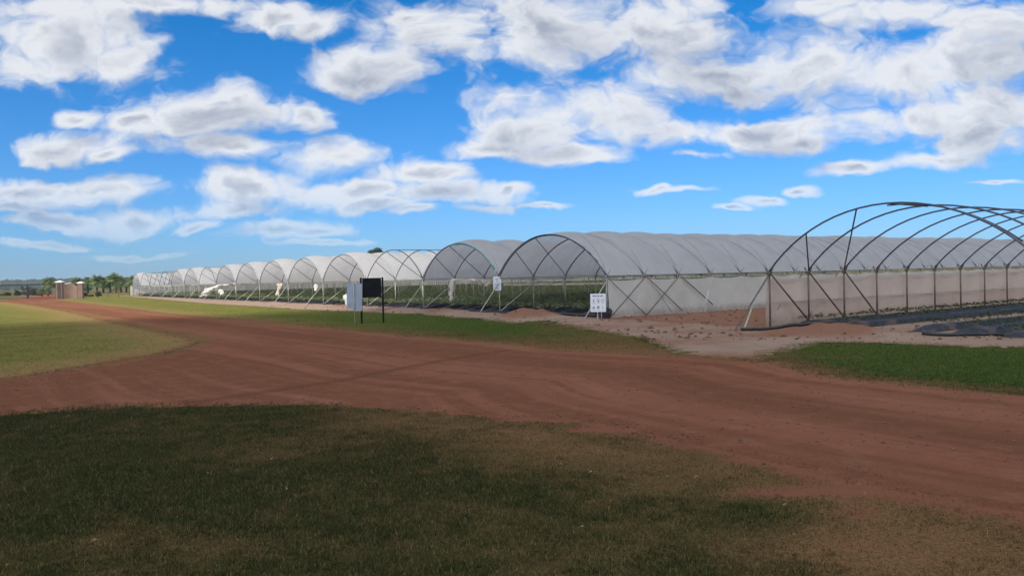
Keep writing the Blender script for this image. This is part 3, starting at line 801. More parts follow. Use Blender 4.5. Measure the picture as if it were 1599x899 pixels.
# net wall along the access track (right side of tunnel one)
t1 = TUNNELS[1]
link('side_net', net_mesh(.02, LEN, 1.50, -.05, M_net, 5), t1, (0, -.07, 0))
b = MB()
for (a, c) in (((0, HR - .15), (S, .02)), ((S, HR - .1), (.05, .05)), ((S, HR - .1), (2.05 * S, .12)), ((2 * S, HR - .15), (1.02 * S, .05)), ((2.05 * S, HR - .15), (3 * S, .25)), ((3.0 * S, .1), (3.85 * S, HR - .1))):
    pass
for nme, (a, c), r_, m_ in (('cross_brace', ((0, HR - .15), (S, .02)), .017, M_brace), ('cross_brace', ((S, HR - .1), (.08, .05)), .019, M_brace),
                            ('cross_brace', ((S + .05, HR - .1), (2.05 * S, .12)), .019, M_brace), ('cross_brace', ((2 * S - .1, HR - .15), (1.02 * S, .05)), .019, M_brace),
                            ('cross_brace', ((2.05 * S, HR - .15), (3 * S, .3)), .022, M_brace), ('cross_brace', ((1.1 * S, HR - .2), (1.75 * S, .04)), .010, M_steel)):
    b = MB(); b.tube([(a[0], -.14, a[1]), (c[0], -.14, c[1])], r_, 6); link(nme, b.mesh(nme, m_, True), t1)
b = MB(); b.tube([(2.85 * S, -.16, .95), (2.62 * S, -.35, -.02)], .018, 5); b.tube([(2.8 * S, -.16, .7), (2.5 * S, -.3, -.02)], .008, 4)
link('tie_cord', b.mesh('tie_cord', M_white, True), t1)

# bare tunnel on the right
ox, oy = LW(0, -W)
t0 = empty('polytunnel', (ox, oy, 0), TH)
props(t0, 'bare tunnel skeleton at far right, blue-grey hoops without film over black plastic beds', 'polytunnel')
for k in range(KN + 1):
    link('hoop', me_hoop, t0, (k * S, 0, 0))
    link('leg', me_leg_rust if k < 9 else me_leg, t0, (k * S, W, 0))
    if k < 20: link('leg', me_leg, t0, (k * S, 0, 0))
link('rail', me_rail, t0, (0, W, 0))
link('side_net', net_mesh(0, LEN, 1.48, .70, M_net2, 31), t0, (0, W + .12, 0))
link('side_net', net_mesh(0, LEN, .78, -.12, M_net3, 37), t0, (0, W + .17, 0))
for k in range(3):
    b = MB(); b.tube([(k * S + .03, W - .05, HR - .1), ((k + 1) * S - .05, W - .05, .03)], .028, 6); link('brace', b.mesh('brace', M_brace, True), t0)
for k in range(2):
    b = MB(); b.tube([((k + 1) * S, W + .22, HR - .1), (k * S + .1, W + .22, .03)], .018, 5); link('cross_brace', b.mesh('cross_brace', M_brace, True), t0)
for q, (ta, k) in enumerate(((.80, 1), (.60, 2))):
    b = MB(); y1, z1 = arc(ta); b.tube([(.0, y1, z1), (k * S, W - .02, HR + .05)], .022, 6); link('arch_brace', b.mesh('arch_brace', M_hoop, True), t0)
b = MB(); b.tube([(-.02, W / 2, HA + .0), (S + .15, W / 2, HA - .01)], .024, 6); link('ridge_bar', b.mesh('ridge_bar', M_hoop, True), t0)
b = MB(); b.tube(hoop_pts(.35, 10, .10, .52, -.03), .022, 6); link('spare_hoop', b.mesh('spare_hoop', M_hoop, True), t0)
b = MB(); b.tube([(-2.54, W - .66, -.05), (-.02, W, HR - .1)], .026, 6); link('stay', b.mesh('stay', M_brace, True), t0)
b = MB(); b.tube([(-2.38, W - .87, -.05), (-1.5, W - .5, .62)], .026, 6); b.tube([(-1.55, W - .52, .58), (-.06, W - .02, HR - .15)], .012, 5); link('stay', b.mesh('stay', M_pale, True), t0)
# raised beds in the bare tunnel
bedl = ['black plastic strawberry bed closest to the brownish net wall', 'second black plastic strawberry bed from the brownish net wall', 'third black plastic strawberry bed from the brownish net wall',
        'fourth black plastic strawberry bed from the brownish net wall, near the right edge', 'black plastic strawberry bed farthest from the net wall, at right edge of the photo']
BV, BF, BT = plants_arrays(.3, 60, [0], .22, .29, 20, .09, 61, .72)
bm_pl = np_mesh('strawberry_plants', BV, BF, M_leaf2); attr(bm_pl, 'tint', BT)
for q, (y, xs) in enumerate(((-.95, .1), (-2.35, -.2), (-4.65, .1), (-5.95, -.6), (-7.2, -1.3))):
    lx, ly = LW(xs, y); e = empty('raised_bed', (lx, ly, 0), TH)
    props(e, bedl[q], 'raised bed', 'raised beds in the bare tunnel')
    b = MB(); bed_profile(b, 0, 62, 0, 200 + q, .7, .17); link('mulch_film', b.mesh('mulch_film', M_mulch), e)
    o = link('strawberry_plants', bm_pl, e, (0, 0, -.06)); o['kind'] = 'stuff'

# black irrigation pipes along the fronts
def wavy(p0, p1, n, amp, seed, z=.05):
    out = []
    for i in range(n + 1):
        t = i / n; x = p0[0] + (p1[0] - p0[0]) * t; y = p0[1] + (p1[1] - p0[1]) * t
        q = mnoise.noise(Vector((t * n * .35, seed, 0))) * amp
        x, y = x + q, y + q * .6; out.append((x, y, z + float(height(x, y))))
    return out
pl = props(link('irrigation_pipe', None), 'x')
bpy.data.objects.remove(pl)
def pipe(pts, r, label, nm='irrigation_pipe'):
    b = MB(); b.tube(pts, r, 8); props(link(nm, b.mesh(nm, M_pipe, True)), label, 'pipe', 'black irrigation pipes on the ground')
pipe(wavy((6.5, 22.2), (8.75, 20.95), 14, .12, 1), .045, 'black pipe lying on sand at the foot of the bare tunnel corner post')
pipe(wavy(P(1440, 527), P(1640, 531), 14, .15, 2), .04, 'black pipe lying before the ends of the rightmost plastic beds')
pipe(wavy(LW(-.15, 12.2), LW(-.4, 7.9), 14, .12, 3, .08), .07, 'thick black pipe lying just left of the large white sign')
pipe(wavy(LW(-.5, 17.5), LW(-.6, 12.5), 14, .12, 4, .07), .05, 'black pipe lying behind the red soil mound under the small white notice')
b = MB(); c = LW(-.55, 7.15)
for k in range(4):
    pts = [(c[0] + .20 * math.cos(a + k) + .02 * k, c[1] + .12 * math.sin(a + k), .12 + .06 * k + .10 * math.sin(a * 1 + k)) for a in np.linspace(0, 6.0, 18)]
    b.tube(pts, .045, 6)
props(link('pipe_coil', b.mesh('pipe_coil', M_pipe, True)), 'black coiled pipe heap at the foot of the net wall behind the large white sign', 'pipe coil')

# ------------------------------------------------------------------ notice board, panel, signs, sack, rags
def at_local(o, fn, name, m, smooth=False):
    b = MB(); fn(b); return link(name, b.mesh(name, m, smooth), o)
M_black = mat('matt_black_paint', lambda t: bsdf(t, t.mix(t.ramp(t.noise(objc(t), 5, 4, .6), .4, .7), (.007, .008, .009), (.014, .014, .015)), .6, spec=.12))
cx, cy = P(582, 504.5)
nb = empty('notice_board', (cx, cy, 0), rad(6)); props(nb, 'blank black board between two black posts on the green verge', 'notice board')
for s_ in (-1, 1): at_local(nb, lambda b: b.box((s_ * .42, 0, .80), (.07, .07, 2.0)), 'post', M_black)
def bd(b):
    b.box((0, 0, 1.40), (.73, .03, .70))
    b.box((0, 0, 1.765), (.75, .05, .03)); b.box((0, 0, 1.035), (.75, .05, .03))
at_local(nb, bd, 'panel', M_black)
M_gpanel = simple('grey_blue_sheet_metal', (.33, .385, .46), .5, .1, .15, 3)
cx, cy = P(554, 505.5)
gp = empty('blank_sign', (cx, cy, 0), rad(-12)); props(gp, 'grey-blue blank panel seen from behind on a thin pale pole, left of the black board', 'sign')
at_local(gp, lambda b: b.tube([(0, 0, -.2), (0, 0, 1.62)], .022, 7), 'pole', M_pale, True)
def pn(b):
    b.add([(-.33, .03, .62), (.30, .03, .50), (.34, .03, 1.57), (-.31, .03, 1.60), (-.33, .045, .62), (.30, .045, .50), (.34, .045, 1.57), (-.31, .045, 1.60)],
          [(0, 1, 2, 3), (7, 6, 5, 4), (0, 4, 5, 1), (1, 5, 6, 2), (2, 6, 7, 3), (3, 7, 4, 0)])
at_local(gp, pn, 'panel', M_gpanel)
# white sack
def blob(name, c, sx, sy, sz, m, seed, amp=.3, sub=3, lab=None, cat=None, lean=0.):
    import bmesh
    bm = bmesh.new(); bmesh.ops.create_icosphere(bm, subdivisions=sub, radius=1)
    for v in bm.verts:
        n = v.co.copy(); f = 1 + amp * mnoise.fractal(n * 1.6 + Vector((seed, 0, 0)), 1, 2, 4) + .12 * amp * math.sin(n.z * 9 + n.x * 5)
        q = n * f; zz = max(-.82, q.z)
        v.co = Vector((q.x * sx + lean * zz, q.y * sy, (zz + .82) * sz))
    me = bpy.data.meshes.new(name); bm.to_mesh(me); bm.free(); me.materials.append(m)
    me.polygons.foreach_set('use_smooth', [True] * len(me.polygons))
    o = link(name, me, None, (c[0], c[1], float(height(c[0], c[1])))); 
    if lab: props(o, lab, cat)
    return o
cx, cy = P(545, 482)
blob('sack', (cx, cy), .30, .26, .42, M_white, 3, .55, 3, 'crumpled white plastic sack slumped on soil left of the grey-blue panel', 'sack', -.16)
# small notice on the leg between tunnels one and two
def board_sign(px, py, w_, h_, zc, name, label, rz, cat='sign'):
    e = empty(name, (px, py, 0), rz); props(e, label, cat); return e
M_paper = simple('white_sign_face', (.84, .85, .88), .4, 0, .05, 3)
M_ink = simple('navy_ink', (.05, .06, .16), .6, 0, .1); M_ink2 = simple('grey_ink', (.30, .31, .36), .6, 0, .1)
M_red = simple('dark_red_ink', (.28, .08, .09), .6, 0, .1); M_tan = simple('tan_ink', (.45, .27, .17), .6, 0, .1)
M_lg = simple('pale_grey_ink', (.50, .53, .58), .6, 0, .1); M_gi = simple('grey_green_ink', (.14, .22, .18), .6, 0, .1); M_bi = simple('teal_ink', (.18, .38, .50), .6, 0, .1)
def scribble(b, x0, x1, z, h, seed, y=-.012):
    """a line of print too small to read in the photograph: uneven short strokes"""
    r = random.Random(seed); x = x0
    while x < x1:
        wd = r.uniform(.25, .7) * h
        if x + wd > x1: break
        b.box((x + wd / 2, y, z + r.uniform(-.06, .06) * h), (wd, .002, h * r.uniform(.6, 1)))
        x += wd + h * (.18 if r.random() > .15 else .6)
c2 = LW(-.12, 2 * W)
ns = board_sign(c2[0], c2[1], .33, .62, 1.38, 'notice', 'small white portrait notice with a few text lines fixed high on a tunnel post', rad(2))
at_local(ns, lambda b: b.box((0, 0, 1.40), (.37, .014, .66)), 'panel', M_paper)
def lines(b):
    scribble(b, -.09, .09, 1.62, .045, 1); scribble(b, -.05, .05, 1.56, .03, 2)
    for i, z in enumerate((1.49, 1.40, 1.36, 1.32, 1.24, 1.16)): scribble(b, -.14 if i else -.06, .14 if i else .07, z, .03, 10 + i)
at_local(ns, lines, 'lettering', M_ink2)
at_local(ns, lambda b: [b.box((sx, .02, 1.66), (.03, .03, .02)) for sx in (-.12, .12)], 'clip', M_steel)
cx, cy = P(937.5, 500)
ws = board_sign(cx, cy, .6, .7, 1., 'sign_board', 'large white sign with dark title and six small pictograms at the net wall end', rad(-5))
def tilt(b, fn):
    pass
K_ = cy / FPX     # metres per photograph pixel at the sign
wsx, wz = 24 * K_, 28.5 * K_
zc_ = (500 - 472.5) * K_
at_local(ws, lambda b: b.box((-.07, 0, zc_), (wsx, .016, wz)), 'panel', M_paper)
at_local(ws, lambda b: b.box((-.10, .03, zc_ - wz / 2 - .10), (.045, .03, .42)), 'post', M_pale)
at_local(ws, lambda b: b.tube([(.05, .03, -.15), (.05, .03, zc_)], .022, 6), 'post', M_steel)
at_local(ws, lambda b: scribble(b, -.07 - wsx * .34, -.07 + wsx * .36, zc_ + wz * .37, .052, 5), 'title', M_ink)
xs3 = [-.07 + wsx * a for a in (-.29, .0, .30)]; zr = [zc_ + wz * .12, zc_ - wz * .26]
def disc(b, x, z, r, y=-.012, sx=1., n=14): b.add([(x + r * sx * math.cos(2 * math.pi * k / n), y, z + r * math.sin(2 * math.pi * k / n)) for k in range(n)], [tuple(range(n))])
def fig(b, x, z, s, seed):
    r = random.Random(seed); disc(b, x, z + .55 * s, .28 * s); b.box((x, -.012, z - .1 * s), (.5 * s, .002, .8 * s)); b.box((x - .15 * s, -.0125, z - .75 * s), (.16 * s, .002, .5 * s)); b.box((x + .17 * s, -.0125, z - .7 * s), (.16 * s, .002, .4 * s))
def ring_(b, x, z, r, n=18):
    vs = []; 
    for k in range(n):
        a = 2 * math.pi * k / n; vs += [(x + r * math.cos(a), -.012, z + r * math.sin(a)), (x + r * .72 * math.cos(a), -.012, z + r * .72 * math.sin(a))]
    b.add(vs, [(2 * k, (2 * k + 2) % (2 * n), (2 * k + 3) % (2 * n), 2 * k + 1) for k in range(n)])
s_ = .062
at_local(ws, lambda b: fig(b, xs3[0], zr[0], s_, 1), 'pictogram', M_red)
at_local(ws, lambda b: (disc(b, xs3[1] + .01, zr[0] - .03, s_ * .55), ring_(b, xs3[1], zr[0] + .03, s_ * .8)), 'pictogram', M_tan)
at_local(ws, lambda b: (ring_(b, xs3[2], zr[0], s_ * 1.1), b.box((xs3[2], -.012, zr[0]), (s_ * .5, .002, s_ * 1.0))), 'pictogram', M_lg)
at_local(ws, lambda b: b.add([(xs3[0] - s_, -.012, zr[1] - s_), (xs3[0] + s_, -.012, zr[1] - s_), (xs3[0], -.012, zr[1] + s_), (xs3[0], -.012, zr[1] - .3 * s_)], [(0, 3, 2), (3, 1, 2)]), 'pictogram', M_gi)
at_local(ws, lambda b: (disc(b, xs3[1], zr[1] + .2 * s_, s_ * .85), b.add([(xs3[1] - s_ * .7, -.0125, zr[1]), (xs3[1], -.0125, zr[1] - s_ * 1.2), (xs3[1] + s_ * .7, -.0125, zr[1])], [(0, 1, 2)])), 'pictogram', M_tan)
at_local(ws, lambda b: (fig(b, xs3[2] - .005, zr[1] + .01, s_ * .8, 4),), 'pictogram', M_bi)
def caps(b):
    for z in zr:
        for i, x in enumerate(xs3): scribble(b, x - .06, x + .06, z - .095, .018, 30 + i)
at_local(ws, caps, 'caption', M_ink2)

# crumpled film hanging from rails
M_rag = simple('dusty_off_white_film', (.62, .57, .49), .6, 0, .25, 10, (.40, .33, .25))
def rag(pts, rads, label, m=M_rag, seed=1):
    p0 = pts[0]
    o = link('film_bundle', crumple('film_bundle', pts, rads, m, 10, seed, .45)); props(o, label, 'plastic film', 'bundles of loose film hanging on the tunnel fronts')
def at_px(x, y, depth):
    d = ray(x, y); t = depth / d.y; return (d.x * t, d.y * t, EYE + d.z * t)
def cloth(top, bot, label, m=M_rag, seed=1, fold=.05, freq=9., nu=40):
    o = link('film_bundle', drape('film_bundle', [at_px(*q) for q in top], [at_px(*q) for q in bot], m, seed, nu, 8, fold, freq))
    sm = o.modifiers.new('thickness', 'SOLIDIFY'); sm.thickness = .012
    props(o, label, 'plastic film', 'bundles of loose film hanging on the tunnel fronts')
rag([at_px(*q) for q in ((709, 435, 38), (706.5, 440, 38), (705, 446, 38), (706, 452, 38), (704.5, 458, 38), (705.5, 464, 38), (704, 468, 38), (705, 472, 38))], (.07, .11, .12, .10, .12, .08, .09, .04), 'dusty cream film bundle hanging down a post left of the small notice', seed=2)
cloth([(703, 436, 38), (712, 434.5, 38.2), (726, 435.5, 38.4), (738, 434.5, 38.6), (752, 436, 38.6), (765, 436.5, 38.4), (774, 433, 38)], [(704, 443, 38), (714, 440, 38.2), (727, 444, 38.4), (738, 442.5, 38.6), (752, 446.5, 38.6), (764, 446.5, 38.4), (774, 440, 38)], 'long swag of cream film slung under the rail of the green-taped arch', seed=3, fold=.09)
cloth([(784, 428, 40), (800, 427, 40.3), (815, 427.5, 40.6), (832, 427, 41), (850, 427.5, 41.5), (868, 427, 42), (882, 427.5, 42)], [(784, 434, 40), (792, 436, 40), (806, 430.5, 40.3), (822, 431, 40.6), (838, 431.5, 41), (856, 433, 41.5), (882, 430, 42)], 'loose film strip sagging from the rail right of the small notice', seed=4, fold=.05)
cloth([(392, 441.5, 76), (370, 442, 77), (352, 444, 78), (338, 445, 78), (326, 449, 78), (316, 458, 78), (311, 463, 78)], [(392, 443.5, 76), (370, 445, 77), (352, 446.5, 78), (340, 448, 78), (330, 454, 78), (322, 461, 78), (316, 465, 78)], 'white film trailing from the rail to the ground on the distant tunnel fronts', M_white, 5, .22, 11.)
cloth([(343, 451, 76), (347, 452, 76), (349, 453, 76)], [(342, 458, 76), (345, 462, 76), (349, 457, 76)], 'small white film bundle beside the trailing film of the distant fronts', M_white, 6, .1, 5., 14)
cloth([(433, 443, 62), (437, 442.5, 62), (441, 443, 62)], [(432, 461, 62), (434, 462, 62), (437, 454, 62)], 'cream film rag hanging from a rail between distant whitish tunnels', M_rag, 7, .1, 5., 14)
cloth([(490.5, 444, 56), (493, 443.5, 56), (495.5, 444, 56)], [(491, 453, 56), (493, 455, 56), (495, 453, 56)], 'small white rag hanging left of the grey-blue panel', M_white, 8, .06, 5., 12)
cloth([(786, 442.5, 100), (830, 442.2, 101), (870, 441.6, 102), (910, 441.6, 103), (950, 441, 104), (1000, 440.5, 105)], [(786, 446, 100), (830, 446.2, 101), (870, 445.5, 102), (910, 445.6, 103), (950, 445, 104), (1000, 444.5, 105)], 'long pale band of film across the back of the crop under the widest arch', M_rag, 9, .1, 20., 60)

# ------------------------------------------------------------------ entrance gate
M_wall = simple('painted_plaster_tan', (.23, .145, .105), .85, 0, .15, 1.5, (.19, .12, .09))
M_cap = simple('white_coping', (.75, .72, .68), .7, 0, .1)
M_stone = simple('dark_stone_infill', (.085, .065, .06), .9, 0, .4, 4)
M_gate = simple('black_gate_steel', (.02, .022, .03), .5, .2, .3)
def pillar(x, y, label, w_=.78, h_=2.35, dark=True):
    e = empty('gate_pillar', (x, y, 0), rad(8)); props(e, label, 'pillar', 'pillars of the entrance gate')
    at_local(e, lambda b: b.box((0, 0, h_ / 2 - .1), (w_, w_, h_ + .2)), 'shaft', M_wall)
    if dark: at_local(e, lambda b: b.box((.03, -w_ / 2 - .015, h_ / 2), (w_ * .62, .03, h_ - .1)), 'stone_panel', M_stone)
    def cp_(b):
        a = w_ / 2 + .10; z0 = h_ + .002
        b.add([(-a, -a, z0), (a, -a, z0), (a, a, z0), (-a, a, z0), (-a, -a, z0 + .10), (a, -a, z0 + .10), (a, a, z0 + .10), (-a, a, z0 + .10), (0, 0, z0 + .30)],
              [(3, 2, 1, 0), (0, 1, 5, 4), (1, 2, 6, 5), (2, 3, 7, 6), (3, 0, 4, 7), (4, 5, 8), (5, 6, 8), (6, 7, 8), (7, 4, 8)])
    at_local(e, cp_, 'cap', M_cap)
pillar(-64.4, 110.9, 'white-capped gate pillar with dark stone face at the right end of the black gate')
pillar(-61.6, 111.2, 'white-capped plain pillar at the right end of the curved tan wall', .62, 2.15, False)
pillar(-73.6, 110.9, 'white-capped gate pillar at the left edge of the photo')
# curved wing wall
wl = MB(); N = 18; prevs = []
for k in range(N + 1):
    t = k / N; x = -64.0 + 2.1 * t; y = 110.75 - .0 + .65 * math.sin(math.pi * t * .9); h = 1.95 + .28 * math.sin(math.pi * min(1, t * 1.25)) - .25 * t ** 2
    prevs.append((x, y, h))
vs = []
for (x, y, h) in prevs: vs += [(x, y - .11, -.2), (x, y - .11, h), (x, y + .11, h), (x, y + .11, -.2)]
wl.add(vs, [(4 * k + a, 4 * k + 4 + a, 4 * k + 4 + (a + 1) % 4, 4 * k + (a + 1) % 4) for k in range(N) for a in range(4)] + [(0, 1, 2, 3), (4 * N + 3, 4 * N + 2, 4 * N + 1, 4 * N)])
wo_ = empty('wing_wall', (-63, 111, 0)); props(wo_, 'curved tan plastered wall between two capped pillars at the gate', 'wall')
o = link('wall', wl.mesh('wall', M_wall), wo_); o.location = (63, -111, 0)
cpg = MB(); cpg.tube([(x, y, h + .02) for (x, y, h) in prevs[1:9]], .06, 6); o = link('coping', cpg.mesh('coping', M_cap, True), wo_); o.location = (63, -111, 0)
def leaf(x0, x1, y, label):
    e = empty('gate_leaf', (x0, y, 0)); props(e, label, 'gate', 'leaves of the entrance gate'); L = x1 - x0
    def fr(b):
        b.box((L / 2, 0, 2.13), (L, .09, .18)); b.box((L / 2, 0, .22), (L, .06, .08))
        for x in (.035, L - .035): b.box((x, .0, 1.10), (.10, .068, 1.90))
    at_local(e, fr, 'frame', M_gate)
    at_local(e, lambda b: [b.tube([(x, 0, .2), (x, 0, 2.12)], .012, 4) for x in np.arange(.2, L - .05, .16)], 'bars', M_gate)
    at_local(e, lambda b: b.box((L - .4 if x0 < -70 else .4, -.02, 1.0), (.6, .05, .35)), 'lock_box', M_gate)
leaf(-73.15, -69.0, 110.8, 'left leaf of the black barred steel gate across the road')
leaf(-68.93, -64.85, 110.8, 'right leaf of the black barred steel gate, hinged beside the dark stone pillar')

# ------------------------------------------------------------------ vegetation
def palm_mesh(seed, H=3.3, R=1.75, nf=70):
    r = random.Random(seed); b = MB()
    tr = MB(); pts = [(0, 0, -.2)]
    lx, ly = r.uniform(-.15, .15), r.uniform(-.15, .15)
    for k in range(1, 7): pts.append((lx * k / 6, ly * k / 6, H * k / 6))
    tr.tube(pts, .26, 8, .2)
    for k in range(nf):
        a = r.uniform(0, 2 * math.pi); el = r.uniform(-.75, 1.35); L = R * r.uniform(.75, 1.1)
        d = Vector((math.cos(a) * math.cos(el), math.sin(a) * math.cos(el), math.sin(el)))
        c = Vector((lx, ly, H)) + d * .15; side = d.cross(Vector((0, 0, 1))).normalized()
        pts = []
        for q in range(6):
            t = q / 5; pts.append(c + d * L * t + Vector((0, 0, -1)) * L * .42 * t * t)
        for q in range(5):     # leaflets hanging from the rib, in two rows
            p0, p1 = pts[q], pts[q + 1]; wd = L * .36 * math.sin(math.pi * min(.97, (q + .8) / 6)) + .05
            for h in range(3):
                m0 = p0.lerp(p1, h / 3); m1 = p0.lerp(p1, h / 3 + .3)
                for s in (-1, 1):
                    e = m1 + side * s * wd * r.uniform(.8, 1.2) + d * .18 + Vector((0, 0, -wd * r.uniform(.15, .7)))
                    b.add([m0, m1, e], [(0, 1, 2)])
    me = b.mesh('crown', M_palm); attr(me, 'tint', [((i // 3) * 7919 % 97) / 97 for i in range(len(b.v))])
    return tr.mesh('trunk', M_trunk, True), me
PM = [palm_mesh(s) for s in (1, 2, 3)]
palm_list = [(78, 430, 'palm rising right behind the gate beside the dark stone pillar'), (121, 431, 'leftmost palm of the row, behind the plain pillar of the wing wall'), (137, 430, 'second palm from the left of the row'), (151, 426, 'broad-crowned tall palm, third from the left in the row'),
 (161, 434, 'short palm between the two tall crowns of the row'), (172, 428, 'palm just left of the tallest crown in the row'), (181, 423.5, 'tallest palm of the row, its crown standing highest'), (189, 429, 'palm just right of the tallest crown in the row'),
 (197, 430, 'second palm from the right before the gap of the row'), (208, 428, 'second to last palm of the row beside the tunnels'), (215, 428.5, 'last palm of the row, touching the end of the tunnels')]
for q, (x, yt, lab) in enumerate(palm_list):
    Dp = 190 + (q % 3) * 5; d = ray(x, 446); X = d.x / d.y * Dp
    top = EYE + (ray(x, yt).z / ray(x, yt).y) * Dp
    sc = top / (3.3 + 1.45)
    e = empty('palm_tree', (X, Dp, 0), q * 1.3); props(e, lab, 'palm tree', 'palms beyond the entrance')
    tm, cm = PM[q % 3]
    a = link('trunk', tm, e); c = link('crown', cm, e); sxy = 1.12 if q not in (3, 6) else 1.3
    a.scale = (1, 1, sc); c.scale = (sxy, sxy, sc)
for q, (x, yt, Dp, lab) in enumerate(((75, 449, 150, 'small dark palm seen through the right half of the gate'), (65, 450, 145, 'low spreading palm seen through the gate left of the small dark palm'))):
    d = ray(x, yt); X = d.x / d.y * Dp; top = EYE + d.z / d.y * Dp; sc = max(.25, top / 4.7)
    e = empty('palm_tree', (X, Dp, 0), q); props(e, lab, 'palm tree', 'palms beyond the entrance')
    a = link('trunk', PM[q][0], e); c = link('crown', PM[q][1], e); a.scale = c.scale = (.5, .5, sc)
def leafcloud(n, sx, sy, sz, zc, leaf, seed, flat=0.):
    r = np.random.default_rng(seed)
    k = 9; cc = r.normal(0, .42, (k, 3)); cc[:, 2] = np.abs(cc[:, 2]) * .9 - .25
    which = r.integers(0, k, n); dirs = r.normal(0, 1, (n, 3)); dirs /= np.linalg.norm(dirs, axis=1)[:, None]
    p = cc[which] + dirs * (r.random(n) ** .4)[:, None] * .42
    p = p * [sx, sy, sz] + [0, 0, zc]
    a = r.normal(0, 1, (n, 3)); a /= np.linalg.norm(a, axis=1)[:, None]; bb = np.cross(a, r.normal(0, 1, (n, 3))); bb /= np.linalg.norm(bb, axis=1)[:, None]
    s = leaf * r.uniform(.6, 1.3, n)[:, None]
    V = np.stack([p - a * s, p + bb * s * .6, p + a * s, p - bb * s * .6], 1).reshape(-1, 3)
    V[:, 2] = np.maximum(V[:, 2], .02)
    return V, np.arange(4 * n).reshape(-1, 4), np.repeat(r.random(n), 4)
def bush(x, y, w_, h_, lab, seed, m=M_bush, nm='bush', grp='bushes seen beyond the gate'):
    e = empty(nm, (x, y, 0)); props(e, lab, nm, grp)
    V, F, T = leafcloud(1500, w_ / 1.5, w_ / 1.8, h_ * .75, h_ * .45, .11, seed)
    me = np_mesh('foliage', V, F, m); attr(me, 'tint', T); link('foliage', me, e)
    b = MB(); r = random.Random(seed)
    for k in range(4): b.tube([(0, 0, -.1), (r.uniform(-.3, .3) * w_, r.uniform(-.3, .3) * w_, h_ * .6)], .04, 5, .015)
    link('stem', b.mesh('stem', M_bark), e)
for q, (x, yb, wpx, hpx, lab) in enumerate(((28, 461.5, 10, 8, 'round dark bush seen through the left leaf of the gate'), (13, 461.5, 12, 5, 'low scrubby bush at the left end of the gate view'), (41, 461, 12, 5, 'low dark bush behind the meeting of the gate leaves'),
   (53, 461, 11, 9, 'taller olive bush seen through the right leaf of the gate'), (61, 461, 12, 5, 'low bush beside the taller olive one beyond the gate'), (133, 463, 7, 6, 'spiky dark bush right of the plain pillar'), (140, 463, 9, 3, 'flat dark shrub on the grass right of the plain pillar'), (152, 463, 7, 6, 'small round shrub below the broad-crowned palm'))):
    c = P(x, yb); K = c[1] / FPX; bush(c[0], c[1], wpx * K, hpx * K, lab, 300 + q)
def tree(x, y, H, wd, lab, seed):
    e = empty('tree', (x, y, 0)); props(e, lab, 'tree', 'trees behind the tunnels')
    b = MB(); b.tube([(0, 0, -.3), (.2, 0, H * .4), (.1, .2, H * .75)], .4, 8, .15)
    r = random.Random(seed)
    for k in range(7):
        a = r.uniform(0, 6.28); b.tube([(.15, .1, H * r.uniform(.4, .6)), (math.cos(a) * wd * .3, math.sin(a) * wd * .3, H * r.uniform(.75, .92))], .14, 5, .04)
    link('trunk', b.mesh('trunk', M_bark), e)
    V, F, T = leafcloud(2600, wd * .75, wd * .75, H * .16, H * .86, .2, seed)
    me = np_mesh('crown', V, F, M_tree); attr(me, 'tint', T); link('crown', me, e)
d = ray(590, 393); tree(d.x / d.y * 236, 236, EYE + d.z / d.y * 236 + .9, 4.6, 'dark tree crown showing above the tunnel roofs left of the ridge bar', 9)
d = ray(601, 396.5); tree(d.x / d.y * 240, 240, EYE + d.z / d.y * 240 + 1.0, 4.0, 'lower dark tree crown beside the taller one above the roofs', 10)

# low post-and-wire fence behind the palms' grass
fe = empty('wire_fence', (-56, 118, 0)); props(fe, 'low wire fence running from the plain pillar towards the tunnels', 'fence')
p0, p1 = Vector((-61.1, 111.6, 0)), Vector((-57.0, 119.0, 0)); pe = Vector((-56, 118, 0))
n_ = 5
for k in range(n_ + 1):
    p_ = p0.lerp(p1, k / n_) - pe; b = MB(); b.tube([(p_.x, p_.y, -.2), (p_.x, p_.y, 1.25)], .03, 5); link('post', b.mesh('post', M_bark), fe)
b = MB()
for z in (.3, .6, .9, 1.2): b.tube([p0 - pe + Vector((0, 0, z)), p1 - pe + Vector((0, 0, z))], .006, 3)
link('wire', b.mesh('wire', M_steel), fe)

# far veld scrub behind the gate: a loose band nobody could count
r = np.random.default_rng(5); Vs, Fs, Ts = [], [], []; nn = 0
for k in range(260):
    dd_ = r.uniform(240, 900); aa_ = rad(r.uniform(-42, 10)); sz = r.uniform(.8, 2.6)
    V, F, T = leafcloud(60, sz * 1.4, sz * 1.4, sz * .8, sz * .5, .35, 900 + k)
    V = V + [math.sin(aa_) * dd_, math.cos(aa_) * dd_, 0]; Vs.append(V); Fs.append(F + nn); Ts.append(T); nn += len(V)
me = np_mesh('scrub', np.concatenate(Vs), np.concatenate(Fs), M_bush); attr(me, 'tint', np.concatenate(Ts))
props(link('scrub', me), 'scattered low scrub on the veld beyond the gate', 'scrub', None, 'stuff')

